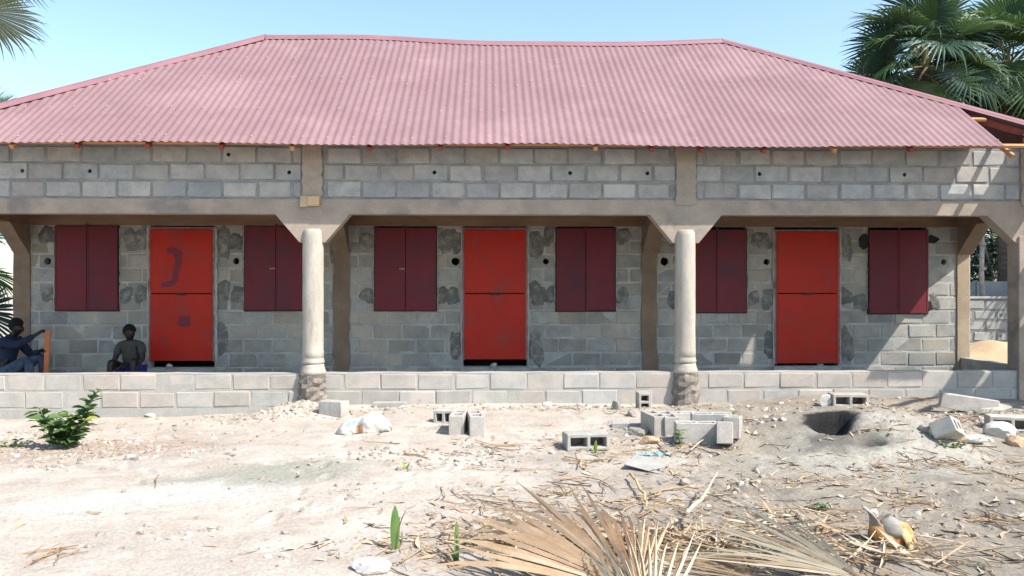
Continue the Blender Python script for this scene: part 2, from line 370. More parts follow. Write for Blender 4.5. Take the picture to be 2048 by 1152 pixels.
def G(px, py):
    """ground point seen at an image point"""
    dx = (px-1024)/FPX; dz = (py-576)/FPX
    t = CAMZ/dz
    for _ in range(12):
        h = float(gh(t*dx, t, False)); t = .5*t+.5*(CAMZ-h)/dz
    return Vector((t*dx, t, float(gh(t*dx, t))))
def gz(x, y): return float(gh(x, y))
# ------------------------------------------------------------------ the house
HOUSE = empty('block_house', (0, D0, 0), TH, label='long unfinished cement block house with red corrugated hip roof and red doors', cat='house')
BV = 2.0                                    # front face of the wall behind the veranda
UL, UR = -7.22, 7.0                         # ends of the house
Z_BEAM0, Z_BEAM1, Z_EAVE = 2.41, 2.59, 3.2

def lay_cells(mb, u0, u1, z0, z1, v0, v1, openings):
    """a wall slab with rectangular openings, one box per cell"""
    us = sorted({u0, u1, *[min(max(q, u0), u1) for o in openings for q in o[:2]]})
    zs = sorted({z0, z1, *[min(max(q, z0), z1) for o in openings for q in o[2:4]]})
    for a, b in zip(us[:-1], us[1:]):
        run = None
        for c, d in list(zip(zs[:-1], zs[1:]))+[(None, None)]:
            solid = c is not None and not any(o[0] < (a+b)/2 < o[1] and o[2] < (c+d)/2 < o[3] for o in openings)
            if solid: run = (run[0], d) if run else (c, d)
            elif run: mb.box((a, v0, run[0]), (b, v1, run[1])); run = None
    return mb
_bm_cache = {}
def block_mesh(l, h, d, m, var, holer=None):
    key = (round(l, 2), round(h, 3), round(d, 2), m.name, var, holer)
    if key in _bm_cache: return _bm_cache[key]
    l = key[0]; rs = random.Random(hash(key[:3]) % 9999+var*17)
    mb = MB()
    if holer:                                # a block with a round hole right through it
        n = 12; ox, oz = holer[1], 0.0; r = holer[0]
        ring = [(ox+r*math.cos(2*PI*k/n)*rs.uniform(.85, 1.1), oz+r*math.sin(2*PI*k/n)*rs.uniform(.85, 1.1)) for k in range(n)]
        def edge(k):
            a = 2*PI*k/n; dx, dz = math.cos(a), math.sin(a)
            sx = ((l/2-ox) if dx > 0 else (l/2+ox))/max(abs(dx), 1e-6); sz = h/2/max(abs(dz), 1e-6)
            q = min(sx, sz); return ox+dx*q, dz*q
        out = [edge(k) for k in range(n)]
        corners = [(l/2, h/2), (-l/2, h/2), (-l/2, -h/2), (l/2, -h/2)]
        def q(pts, y): return [(x, y, z) for x, z in pts]
        vs = q(ring, 0)+q(out, 0)+q(ring, d)+q(corners, 0)+q(corners, d)
        fs = []
        for k in range(n):
            j = (k+1) % n
            fs.append((k, n+k, n+j, j)); fs.append((k, j, 2*n+j, 2*n+k))
            e0, e1 = out[k], out[j]
            for ci, cc in enumerate(corners):
                on0 = (abs(abs(e0[0])-l/2) < 1e-6), (abs(abs(e0[1])-h/2) < 1e-6)
                on1 = (abs(abs(e1[0])-l/2) < 1e-6), (abs(abs(e1[1])-h/2) < 1e-6)
                if on0 != on1 and abs(e0[0]+e1[0])/2 > 0 and (e0[0]+e1[0])*cc[0] > 0 and (e0[1]+e1[1])*cc[1] > 0:
                    fs.append((n+k, 3*n+ci, n+j))
        a = 3*n; b = 3*n+4
        fs += [(a+1, a, b, b+1), (a+2, a+1, b+1, b+2), (a+3, a+2, b+2, b+3), (a, a+3, b+3, b)]
        mb.add(vs, fs); me = mb.mesh('block_mesh', m)
    else:
        w = .006
        mb.box((-l/2, 0, -h/2), (l/2, d, h/2))
        me = bevel_mesh(mb.mesh('block_mesh', m), rs.uniform(.006, .014))
        for vv in me.vertices:
            if vv.co.y < .03: vv.co += Vector((rs.uniform(-1, 1)*.006, rs.uniform(-.004, .006), rs.uniform(-1, 1)*.006))
    _bm_cache[key] = me; return me
def lay_blocks(parent, u0, u1, z_top, rows, rh, L, v, d, m, openings=(), joint=.022, off=0.0, holes=(), jit=1.0, seed=1):
    """courses of separate blocks, cut where they meet an opening or a pier"""
    rs = random.Random(seed); made = []
    for r in range(rows):
        zt = z_top-r*rh; zb = zt-rh; zc = (zt+zb)/2
        cuts = []
        for o in openings:
            ov = min(zt, o[3])-max(zb, o[2])
            if ov > .3*rh: cuts.append((o[0], o[1]))
        u = u0-((off+r*.5) % 1.0)*L
        while u < u1:
            segs = [(max(u, u0), min(u+L, u1))]
            for a, b in cuts:
                ns = []
                for p, q in segs:
                    if b <= p or a >= q: ns.append((p, q)); continue
                    if a > p: ns.append((p, a))
                    if b < q: ns.append((b, q))
                segs = ns
            for p, q in segs:
                l = q-p-joint*rs.uniform(.75, 1.3)
                if l < .07: continue
                l = max(.06, round(l/.02)*.02)
                hole = next((hh for hh in holes if p <= hh[0] < q and zb < hh[1] < zt), None)
                if hole and l > .12:
                    off_ = round(min(max(hole[0]-(p+q)/2, -l/2+hole[2]*1.2+.02), l/2-hole[2]*1.2-.02), 3) if l > 2.6*hole[2]+.05 else 0.0
                    me = block_mesh(l, round(rh-joint, 3), d, m, 0, (min(hole[2], l/2-.02), off_)); made.append(((p+q)/2+off_, zc, hole[2]))
                else:
                    me = block_mesh(l, round(rh-joint, 3), d, m, rs.randrange(4))
                o = bpy.data.objects.new('block', me); link(o, parent)
                o.location = ((p+q)/2+rs.uniform(-1, 1)*.003*jit, v+rs.uniform(-.005, .004)*jit, zc+rs.uniform(-1, 1)*.004*jit)
                o.rotation_euler = (0, rs.uniform(-1, 1)*.006*jit, rs.uniform(-1, 1)*.008*jit)
            u += L
    return made

def ragged_strip(x0, x1, z0, z1, v0, v1, amp=.015, n=18, seed=0, side='both'):
    """upright strip of concrete with ragged side edges"""
    rs = random.Random(seed); mb = MB()
    zs = [z0+(z1-z0)*i/n for i in range(n+1)]
    Lx = [x0+rs.uniform(-amp, amp) for _ in zs]; Rx = [x1+rs.uniform(-amp, amp) for _ in zs]
    vs = []
    for i, z in enumerate(zs):
        vs += [(Lx[i], v0+rs.uniform(-.002, .002), z), (Rx[i], v0+rs.uniform(-.002, .002), z), (Rx[i], v1, z), (Lx[i], v1, z)]
    fs = []
    for i in range(n):
        a = 4*i
        for k in range(4): fs.append((a+k, a+(k+1) % 4, a+4+(k+1) % 4, a+4+k))
    fs += [(3, 2, 1, 0), (4*n, 4*n+1, 4*n+2, 4*n+3)]
    return mb.add(vs, fs)

# --- front wall above the beam
C1, C2 = -2.452, 2.165                      # the two round columns
fw_holes_px = [(48, 340), (180, 340), (457, 314), (579, 345), (869, 346), (1140, 348), (1168, 347), (1305, 343), (1511, 344), (1809, 344)]
def row_mid(z, zt, rh): return zt-(math.floor((zt-z)/rh)+.5)*rh
fw_holes = [(UV(x, y)[0], row_mid(UV(x, y)[1], 3.245, .2145), .026) for x, y in fw_holes_px]
piers = [(C1-.12, C1+.12, 2.5, 3.3), (C2-.125, C2+.125, 2.5, 3.3), (6.42, 6.66, 2.5, 3.3)]
FW = lay_cells(MB(), UL, UR, Z_BEAM1, 3.26, .012, .15, []).obj('front_wall', M_mortar, HOUSE)
made = lay_blocks(FW, UL, UR, 3.245, 3, .2145, .425, 0, .03, M_block, piers, joint=.03, off=.37, holes=fw_holes, seed=3)
FW.data = lay_cells(MB(), UL, UR, Z_BEAM1, 3.26, .012, .15, [(u-r*1.15, u+r*1.15, z-r*1.15, z+r*1.15) for u, z, r in made]).mesh('front_wall', M_mortar)
# --- beam with the haunches, one cast piece
def haunch_poly(c, w0, w1, zt, zb): return [(c-w0, zt), (c-w1, zb), (c+w1, zb), (c+w0, zt)]
MB().box((UL, -.012, Z_BEAM0), (UR, .17, Z_BEAM1)).obj('front_beam', M_conc, HOUSE)
for c, w0, w1 in ((C1, .46, .155), (C2, .455, .16)):
    mb = MB().prism([(c-w1, 2.06), (c+w1, 2.06), (c+w0, Z_BEAM0+.003), (c-w0, Z_BEAM0+.003)], -.010, .165)
    mb.obj('haunch', M_conc, HOUSE)
MB().prism([(6.36, 2.06), (6.76, 2.06), (6.95, Z_BEAM0+.003), (5.98, Z_BEAM0+.003)], -.010, .165).obj('haunch', M_conc, HOUSE)
MB().prism([(-7.1, 2.06), (-6.8, 2.06), (-6.6, Z_BEAM0+.003), (-7.2, Z_BEAM0+.003)], -.010, .165).obj('haunch', M_conc, HOUSE)
for i, (a, b, z0, z1) in enumerate(piers):
    ragged_strip(a, b, Z_BEAM1-.06, 3.25, -.024, .1, .013, 16, 40+i).obj('pier', M_conc, HOUSE)
# board scrap left on the beam over the left column
bu0, bz0 = UV(602, 414); bu1, bz1 = UV(640, 393)
bd = MB().box((bu0, -.05, bz0), ((bu0+bu1)/2-.03, -.02, bz1), .004).obj('board', mat('bleached_board', (.50, .38, .28), (.42, .31, .22), 8, rough=.85), HOUSE)
MB().box(((bu0+bu1)/2-.027, -.052, bz0+.012), (bu1, -.022, bz1), .004).obj('board_end', M_bump_wood, bd)
# --- round columns
def column(cu, seed):
    rs = random.Random(seed); col = empty('column', (cu, .035, 0), parent=HOUSE)
    prof = [(.128, .60), (.131, .72)]
    prof += [(.127+rs.uniform(-.0015, .0015), .74+.1*i) for i in range(0, 14)]
    prof += [(.124, 2.15), (.118, 2.20), (.10, 2.225)]
    MB().lathe(prof, 28).obj('shaft', M_column, col, True)
    MB().lathe([(.128, .57), (.137, .575), (.138, .60), (.133, .615), (.130, .635), (.128, .645)], 28).obj('ring', M_column, col, True)
    MB().lathe([(.145, .44), (.155, .452), (.156, .475), (.146, .50), (.137, .53), (.131, .566)], 28).obj('base', M_column, col, True)
    # rough footing cast against the low wall
    n, k = 14, 12; vs = []; fs = []
    for i in range(k):
        z = -.12+.57*i/(k-1)
        for j in range(n):
            a = 2*PI*j/n; r = (.155+.035*(1-i/(k-1)))*(1+rs.uniform(-.13, .13))
            vs.append((r*1.02*math.cos(a), r*math.sin(a), z+rs.uniform(-.012, .012)))
    for i in range(k-1):
        for j in range(n): fs.append((i*n+j, i*n+(j+1) % n, (i+1)*n+(j+1) % n, (i+1)*n+j))
    fs.append(tuple((k-1)*n+j for j in range(n)))
    MB().add(vs, fs).obj('footing', M_rough, col)
column(C1, 1); column(C2, 2)
# corner posts at the two ends of the veranda
for nm, a, b, m in (('corner_post', 6.375, 6.75, M_conc), ('corner_post', -7.12, -6.82, M_conc)):
    cp = MB().box((a, -.035, -.1), (b, .20, 2.15)).obj(nm, m, HOUSE)
    bevel_mesh(cp.data, .008)
    # --- wall behind the veranda
Zt, Rh = 2.416, .2085
def win(x0, x1, y0, y1): 
    u0, z1 = UV(x0, y0, BV); u1, z0 = UV(x1, y1, BV); return u0, u1, z0, z1
WINS = [win(112, 238, 452, 621), win(490, 616, 453, 621), win(750, 873, 455, 621), win(1112, 1230, 456, 622), win(1372, 1492, 459, 625), win(1736, 1854, 460, 627)]
DOORS = [win(299, 430, 455, 721), win(925, 1055, 456, 718), win(1548, 1678, 460, 726)]
WOP = [(a, b, Zt-6*Rh, Zt) for a, b, c, d in WINS]
DOP = [(a+.01, b-.01, Zt-10*Rh, Zt) for a, b, c, d in DOORS]
bp_c = [UV(683, 600, BV)[0], UV(1299, 600, BV)[0]]
BPIER = [(bp_c[0]-.115, bp_c[0]+.115), (bp_c[1]-.115, bp_c[1]+.115), (6.79, 6.97), (-7.22, -6.98)]
vents_px = [(95, 519, .055), (472, 521, .05), (709, 521, .062), (911, 523, .062), (1092, 524, .045), (1326, 523, .065), (1533, 526, .05), (1893, 524, .045)]
vents = [(UV(x, y, BV)[0], row_mid(UV(x, y, BV)[1], Zt, Rh), r) for x, y, r in vents_px]
pier_op = [(a, b, -1, 2.5) for a, b in BPIER]
BW = lay_cells(MB(), UL, UR, -.1, Zt+.003, BV+.006, BV+.15, WOP+DOP).obj('veranda_back_wall', M_mortarb, HOUSE)
made = lay_blocks(BW, UL, UR, Zt, 11, Rh, .423, BV, .03, M_blockb, WOP+DOP+pier_op, joint=.024, off=.15, holes=vents, seed=9)
BW.data = lay_cells(MB(), UL, UR, -.1, Zt+.003, BV+.006, BV+.15, WOP+DOP+[(u-r*1.15, u+r*1.15, z-r*1.15, z+r*1.15) for u, z, r in made]).mesh('veranda_back_wall', M_mortarb)
rb = MB().box((UL, BV-.016, Zt+.003), (UR, BV+.15, 3.15)).obj('ring_beam', M_brown, HOUSE)
for i, (a, b) in enumerate(BPIER):
    ragged_strip(a, b, -.1, Zt+.001, BV-.02, BV+.1, .014 if i < 2 else .004, 20, 70+i).obj('wall_pier', M_brownv if i != 2 else M_tanpier, HOUSE)
# cross beams over the veranda with their haunches on the back piers
for c, f in ((bp_c[0], C1), (bp_c[1], C2), (6.9, 6.86), (-7.1, -7.08)):
    mb = MB()
    for (v0, v1, z0, z1) in ((.17, BV-.017, Z_BEAM0+.02, Z_BEAM1+.2),):
        fa = lambda v: f+(c-f)*v/BV
        vs = [(fa(v)+q*.115, v, z) for z in (z0, z1) for v in (v0, v1) for q in (-1, 1)]
        mb.add(vs, [(0, 2, 3, 1), (4, 5, 7, 6), (0, 1, 5, 4), (2, 6, 7, 3), (0, 4, 6, 2), (1, 3, 7, 5)])
    mb.obj('cross_beam', M_brown, HOUSE)
    mb = MB(); pr = [(BV-.021, 2.0), (BV-.021, Z_BEAM0+.018), (BV-.50, Z_BEAM0+.018)]
    vs = [(fa(v)+q*.11, v, z) for q in (-1, 1) for v, z in pr]
    mb.add(vs, [(0, 2, 1), (3, 4, 5), (0, 1, 4, 3), (1, 2, 5, 4), (2, 0, 3, 5)]); mb.obj('haunch', M_brownv, HOUSE)
# side, rear and partition walls, low side wall at the right end of the veranda
MB().box((UR-.15, .151, Z_BEAM1), (UR-.002, BV-.001, 3.24)).obj('side_wall', M_mortar, HOUSE)
MB().box((UL+.002, .151, Z_BEAM1), (UL+.15, BV-.001, 3.14)).obj('side_wall', M_mortar, HOUSE)
MB().box((UR-.15, BV+.151, -.1), (UR-.002, 5.0, 3.24)).obj('side_wall', M_mortar, HOUSE)
MB().box((UL+.002, BV+.151, -.1), (UL+.15, 5.0, 3.14)).obj('side_wall', M_mortar, HOUSE)
MB().box((UL+.151, 4.85, -.1), (UR-.151, 4.999, 3.2)).obj('rear_wall', M_mortar, HOUSE)
for u in bp_c: MB().box((u-.07, BV+.151, -.1), (u+.07, 4.849, 3.2)).obj('partition_wall', M_mortar, HOUSE)
# --- doors and shutters
def door(o, k):
    a, b, z0, z1 = o; z0 += .0; H = z1-z0; zm = UV(1000, 587, BV)[1]; v = BV-.035
    fr = .035; mb = MB()
    mb.box((a-.004, v+.006, z0-.01), (a+fr, BV+.06, z1+.004), .004).box((b-fr, v+.006, z0-.01), (b+.004, BV+.06, z1+.004), .004).box((a+fr, v+.006, z1-fr), (b-fr, BV+.06, z1+.003), .003)
    d = mb.obj('door', M_dframe, HOUSE)
    for p, q in ((z0+.0, zm-.006), (zm+.006, z1-.028)):
        mb = MB().box((a+.028, v-.012, p), (b-.028, v+.004, q))
        bevel_mesh(mb.obj('door_panel', M_door, d).data, .005)
        mb = MB(); w = .022
        for x0, x1, y0, y1 in ((a+.032, a+.032+w, p+.004, q-.004), (b-.032-w, b-.032, p+.004, q-.004), (a+.032+w, b-.032-w, p+.004, p+.004+w), (a+.032+w, b-.032-w, q-.004-w, q-.004)):
            mb.box((x0, v-.0165, y0), (x1, v-.0125, y1))
        mb.obj('panel_edge', M_door, d)
    MB().box(((a+b)/2-.06, v-.032, zm-.022), ((a+b)/2+.06, v-.018, zm+.006), .003).obj('latch', M_black, d)
    for z in (z0+.25, zm+.12, z1-.25): MB().tube([(a+.012, v-.004, z-.05), (a+.012, v-.004, z+.05)], .011, 8).obj('hinge', M_dframe, d)
    if k == 0:                               # dark primer smears on the first door
        def smear(pts, wd, sd):
            rs = random.Random(sd); n = len(pts); vs = []; fs = []
            P = [Vector((UV(x, y, v)[0], 0, UV(x, y, v)[1])) for x, y in pts]
            for i, p in enumerate(P):
                t = (P[min(i+1, n-1)]-P[max(i-1, 0)]).normalized(); nn = Vector((-t.z, 0, t.x)); w = wd[i]*rs.uniform(.8, 1.2)
                vs += [(p+nn*w)[:1][0:1] and (p.x+nn.x*w, v-.0135, p.z+nn.z*w), (p.x-nn.x*w, v-.0135, p.z-nn.z*w)]
            for i in range(n-1): fs.append((2*i, 2*i+1, 2*i+3, 2*i+2))
            MB().add(vs, fs).obj('paint_mark', M_mark, d)
        smear([(334, 502), (345, 500), (357, 508), (358, 525), (352, 542), (351, 560), (340, 568), (322, 571)], [.05, .06, .07, .055, .045, .045, .04, .025], 4)
        smear([(357, 640), (368, 643), (381, 642)], [.06, .075, .065], 5)
for k, o in enumerate(DOORS): door(o, k)
def shutters(o, k):
    a, b, z0, z1 = o; m = (a+b)/2+(.0 if k else .01); v = BV-.03; rs = random.Random(k+5)
    mb = MB(); f = .02
    mb.box((a-.012, v+.012, z0-.012), (a+f, BV+.05, z1+.004)).box((b-f, v+.012, z0-.012), (b+.012, BV+.05, z1+.004)).box((a+f, v+.012, z0-.012), (b-f, BV+.05, z0+f)).box((a+f, v+.012, z1-f), (b-f, BV+.05, z1+.004))
    w = mb.obj('window', M_black, HOUSE)
    for s, (p, q) in enumerate(((a+.004, m-.004), (m+.002, b-.004))):
        sh = MB().box((p, v-.012, z0+.004), (q, v+.004, z1-.003)).obj('shutter', M_shut, w); bevel_mesh(sh.data, .004)
        sh.location.z = rs.uniform(-.006, .006)
        mb = MB(); t = .02                   # folded edge, standing proud
        for x0, x1, y0, y1 in ((p+.004, p+.004+t, z0+.008, z1-.008), (q-.004-t, q-.004, z0+.008, z1-.008), (p+.004+t, q-.004-t, z0+.008, z0+.008+t), (p+.004+t, q-.004-t, z1-.008-t, z1-.008)):
            mb.box((x0, v-.016, y0), (x1, v-.0125, y1))
        ed = mb.obj('shutter_edge', M_shut, w); ed.location.z = sh.location.z
        for z in (z0+.14, z1-.14):
            x = p+.0 if s == 0 else q
            MB().tube([(x, v-.006, z-.045), (x, v-.006, z+.045)], .011, 8).obj('hinge', M_shut, w)
    MB().box((m-.012, v-.022, z1-.012), (m+.014, v-.004, z1+.03), .002).obj('latch', M_shut, w)
    if k in (1, 2): MB().box((m-.09, v-.026, (z0+z1)/2-.01), (m-.01, v-.017, (z0+z1)/2+.012), .003).obj('handle', M_dframe, w)
for k, o in enumerate(WINS): shutters(o, k)
# mortar dabbed round the frames
patches = [(95, 470, 15, 18), (262, 480, 15, 22), (284, 478, 12, 26), (98, 588, 13, 15), (251, 590, 13, 16), (283, 588, 14, 16), (448, 483, 14, 28), (470, 484, 16, 18), (445, 582, 13, 22), (478, 590, 14, 18), (442, 680, 13, 32),
    (734, 482, 18, 15), (740, 592, 18, 15), (893, 482, 18, 24), (914, 484, 13, 24), (884, 590, 14, 16), (905, 592, 14, 16), (912, 690, 11, 30), (1073, 488, 16, 24), (1098, 470, 12, 20), (1074, 588, 16, 24), (1100, 590, 9, 17), (1072, 696, 14, 34), (1243, 473, 15, 17), (1244, 592, 13, 16), (672, 500, 13, 22),
    (1523, 482, 22, 16), (1506, 596, 12, 14), (1536, 598, 13, 20), (1692, 494, 14, 24), (1690, 592, 15, 16), (1722, 604, 13, 18), (1692, 690, 14, 34), (1868, 604, 12, 16), (1345, 480, 10, 14), (1345, 600, 10, 16), (1538, 690, 10, 26)]
for i, (x, y, rx, ry) in enumerate(patches):
    u, z = UV(x, y, BV); rs = random.Random(i+100); n = 26; mb = MB(); ph = [rs.uniform(0, 6.28) for _ in range(4)]
    def rp(k, q, y_):
        a = 2*PI*k/n; ca, sa = math.cos(a), math.sin(a); w = 1+.12*math.sin(2*a+ph[0])+.09*math.sin(3*a+ph[1])+.06*math.sin(5*a+ph[2])+.05*math.sin(9*a+ph[3])
        return (u+math.copysign(abs(ca)**.85, ca)*rx/134*w*q*1.08, BV+y_, z+math.copysign(abs(sa)**.85, sa)*ry/134*w*q*1.05)
    vs = [rp(k, 1, .004) for k in range(n)]+[rp(k, .9, -.0065) for k in range(n)]+[rp(k, .5, -.010-rs.uniform(0, .003)) for k in range(n)]+[(u, BV-.012, z)]
    fs = [(r*n+k, r*n+(k+1) % n, (r+1)*n+(k+1) % n, (r+1)*n+k) for r in range(2) for k in range(n)]+[(2*n+k, 2*n+(k+1) % n, 3*n) for k in range(n)]
    mb.add(vs, fs).obj('mortar_patch', M_patch, HOUSE, True)
for x, y, rx, ry in ((1727, 483, 12, 17), (1862, 479, 15, 9), (1858, 612, 5, 10)):
    u, z = UV(x, y, BV); rs = random.Random(int(x)); n = 11
    ring = [(u+math.cos(2*PI*k/n)*rx/134*rs.uniform(.7, 1.15), z+math.sin(2*PI*k/n)*ry/134*rs.uniform(.75, 1.1)) for k in range(n)]
    MB().prism(ring, BV-.022, BV+.003).obj('dark_patch', M_nearblack, HOUSE)  # flat near-black patches round the last window
# ragged cement smeared along the door and window frames
for k, (a, b, z0, z1) in enumerate(DOORS):
    for sd_, (x, w) in enumerate(((b+.004, .035 if k == 0 else .018), (a-.004, .02))):
        x0, x1 = (x, x+w) if sd_ == 0 else (x-w, x)
        ragged_strip(x0, x1, Zt-10*Rh+.03, Zt-.03, BV-.030, BV+.004, .011 if k == 0 else .008, 26, 500+k*2+sd_).obj('frame_mortar', M_mortarb, HOUSE)
for k, (a, b, z0, z1) in enumerate(WOP):
    for sd_, (x, w) in enumerate(((b+.012, .012), (a-.012, .012))):
        x0, x1 = (x, x+w) if sd_ == 0 else (x-w, x)
        ragged_strip(x0, x1, z0+.02, z1-.04, BV-.016, BV+.004, .010, 22, 540+k*2+sd_).obj('frame_mortar', M_mortarb, HOUSE)
# door steps still in the rough
for o in DOORS:
    a, b, z0, z1 = o
    MB().box((a-.02, BV-.03, .0), (b+.02, BV+.3, Zt-10*Rh-.01), .008).obj('door_step', M_mortarb, HOUSE)

# --- roof
ROOF = empty('roof', (0, 0, 0), parent=HOUSE)
EV, ZE = -.45, 3.2
VR = 2.58; SL = .72; ZR = ZE+SL*(VR-EV)
uL0, uR0 = -7.45, 7.22
uL1, _ = UV(532, 80, VR); uR1, _ = UV(1444, 78, VR)
EVB = VR*2-EV
def sag(u, f):
    q = (u-uL1)/(uR1-uL1)
    return (-.085*math.exp(-((q-.62)/.28)**2)+.012*math.sin(u*2.1))*max(0, f)+.012*math.sin(u*1.3+1)*(1-f)
def fmax(u): return max(0.0, min(1.0, (u-uL0)/(uL1-uL0), (uR0-u)/(uR0-uR1)))
PITCH, AMP = .1, .0068
nrm = Vector((0, -SL, 1)).normalized()
def fpt(u, f, h=0.0):
    z = ZE+(ZR-ZE)*f+sag(u, f); v = EV+(VR-EV)*f
    return Vector((u, v, z))+nrm*h
def front_sheet(u0, u1, fa, fb, lift, seed):
    rs = random.Random(seed); n = int(round((u1-u0)/.0125)); ns = 5; cols = []
    dh = 0.0; de = 0.0; fa = fa-(rs.uniform(0, .006) if fa == 0 else 0)
    cols = []
    for i in range(n+1):
        u = u0+(u1-u0)*i/n; top = min(fb, fmax(u))
        if top <= fa+.004: cols.append(None); continue
        w = AMP*math.cos(2*PI*u/PITCH)+lift+dh+de*(i/n-.5)
        cols.append([fpt(u, fa+(top-fa)*k/ns, w) for k in range(ns+1)])
    mb = MB(); last = None
    for cl in cols:
        if cl is None: last = None; continue
        st = len(mb.v); mb.v += [tuple(p) for p in cl]
        if last is not None:
            for k in range(ns): mb.f.append((last+k, st+k, st+k+1, last+k+1)); mb.m.append(0)
        last = st
    if mb.f:
        o = mb.obj('roof_sheet', M_roof, ROOF, True)
        md = o.modifiers.new('thick', 'SOLIDIFY'); md.thickness = .0015; md.offset = -1; md.use_rim = False
u = uL0; k = 0
U_END = 5.93
while u < U_END-.05:
    e = min(u+.8, U_END)
    front_sheet(u, e, 0, .556, .0, 300+k); front_sheet(u, e, .556, 1, .0003, 400+k)
    u += .8; k += 1
def end_slope(sign):
    """hipped end: corrugated sheets running down to the gable side"""
    ue, ur = (uR0, uR1) if sign > 0 else (uL0, uL1)
    n = int((EVB-EV)/.02); mb = MB(); last = None; ns = 4
    for i in range(n+1):
        v = EV+(EVB-EV)*i/n
        f = min((v-EV)/(VR-EV), (EVB-v)/(EVB-VR)); w = AMP*math.cos(2*PI*v/PITCH)
        st = len(mb.v)
        for q in range(ns+1):
            g = f*q/ns; mb.v.append((ue+(ur-ue)*g, v, ZE+(ZR-ZE)*g+w*.8-.004))
        if last is not None:
            for q in range(ns): mb.f.append((last+q, last+q+1, st+q+1, st+q) if sign < 0 else (last+q, st+q, st+q+1, last+q+1)); mb.m.append(0)
        last = st
    o = mb.obj('roof_sheet', M_roof, ROOF, True); md = o.modifiers.new('thick', 'SOLIDIFY'); md.thickness = .0015; md.offset = -1
end_slope(1); end_slope(-1)
mb = MB(); n = 240                            # rear slope
for i in range(n+1):
    u = uL0+(uR0-uL0)*i/n; f = fmax(u)
    for q in range(4):
        g = f*q/3; mb.v.append((u, EVB-(EVB-VR)*g, ZE+(ZR-ZE)*g+sag(u, g)))
for i in range(n):
    for q in range(3): mb.f.append((4*i+q, 4*i+q+1, 4*i+5+q, 4*i+4+q)); mb.m.append(0)
mb.obj('roof_sheet', M_roof, ROOF)
# ridge and hip caps in overlapping lengths
def cap(p, q, side1, side2, n, seed, wd=.15):
    rs = random.Random(seed)
    for i in range(n):
        a = p.lerp(q, i/n); b = p.lerp(q, min(1, (i+1)/n))
        if seed == 1: a = a+Vector((0, 0, sag(a.x, 1))); b = b+Vector((0, 0, sag(b.x, 1)))
        t = (b-a).normalized(); lift = .012
        rows = []
        for s in (a, b):
            s = s+Vector((0, 0, lift))
            rows.append([s+side1*wd, s+side1*wd*.5+Vector((0, 0, .012)), s+side1*.05+Vector((0, 0, .02)), s+Vector((0, 0, .032)), s+side2*.05+Vector((0, 0, .02)), s+side2*wd*.5+Vector((0, 0, .012)), s+side2*wd])
        vs = rows[0]+rows[1]; m_ = 7
        fs = [(j, m_+j, m_+j+1, j+1) for j in range(6)]
        o = MB().add(vs, fs).obj('ridge_cap', M_cap, ROOF, True); md = o.modifiers.new('thick', 'SOLIDIFY'); md.thickness = .002; md.offset = 1; md.use_rim = False
dn = Vector((0, -1, -SL)).normalized(); db = Vector((0, 1, -SL)).normalized()
dR = Vector((1, 0, -(ZR-ZE)/(uR0-uR1))).normalized(); dL = Vector((-1, 0, -(ZR-ZE)/(uL1-uL0))).normalized()
A_, B_ = Vector((uL1, VR, ZR)), Vector((uR1, VR, ZR))
cap(A_, B_, dn, db, 14, 1, .10)
cap(B_, Vector((uR0, EV, ZE)), dn, dR, 3, 2, .11); cap(A_, Vector((uL0, EV, ZE)), dL, dn, 4, 3, .17)
cap(B_, Vector((uR0, EVB, ZE)), dR, db, 3, 4); cap(A_, Vector((uL0, EVB, ZE)), db, dL, 3, 5)
# rafters with their red ends under the eave, purlins
raf_px = [20, 150, 292, 440, 583, 737, 880, 1015, 1192, 1305, 1405, 1530, 1672, 1826]
for i, px in enumerate(raf_px):
    u, _ = UV(px, 292, EV); f = fmax(u); a = fpt(u, -.002, -.062); b = fpt(u, max(.05, f-.03), -.078)
    mb = MB(); wv = Vector((.024, 0, 0)); hv = nrm*.026
    vs = [p+sx*wv+sz*hv for p in (a, b) for sz in (-1, 1) for sx in (-1, 1)]
    mb.add(vs, [(0, 1, 3, 2), (5, 4, 6, 7), (0, 4, 5, 1), (2, 3, 7, 6), (0, 2, 6, 4), (1, 5, 7, 3)])
    mb.obj('rafter', M_redwood if i % 4 else M_wood, ROOF)
for f, ue in ((.035, 6.62), (.24, 6.16), (.5, 4.9), (.75, 4.1), (.96, 3.4)):
    a = fpt(uL0+(uL1-uL0)*f+.35, f, -.05 if f < .3 else -.15); b = fpt(ue, f, -.05 if f < .3 else -.15); wv = Vector((0, 1, SL)).normalized()*.028; hv = nrm*.016
    vs = [p+sx*wv+sz*hv for p in (a, b) for sz in (-1, 1) for sx in (-1, 1)]
    MB().add(vs, [(0, 1, 3, 2), (5, 4, 6, 7), (0, 4, 5, 1), (2, 3, 7, 6), (0, 2, 6, 4), (1, 5, 7, 3)]).obj('purlin', M_wood, ROOF)
# hip rafter and jack rafter seen through the gap
def beam(a, b, w, h, name, m):
    a, b = Vector(a), Vector(b); t = (b-a).normalized(); sv = t.cross(Vector((0, 0, 1))).normalized()*w/2; hv = sv.cross(t).normalized()*h/2
    vs = [p+sx*sv+sz*hv for p in (a, b) for sz in (-1, 1) for sx in (-1, 1)]
    return MB().add(vs, [(0, 1, 3, 2), (5, 4, 6, 7), (0, 4, 5, 1), (2, 3, 7, 6), (0, 2, 6, 4), (1, 5, 7, 3)]).obj(name, m, ROOF)
beam((uR1, VR, ZR-.09), (uR0-.1, EV+.1, ZE-.07), .05, .08, 'hip_rafter', M_redwood)
beam((6.08, -.36, ZE-.10), (6.08, .30, ZE+.36), .04, .05, 'jack_rafter', M_wood)
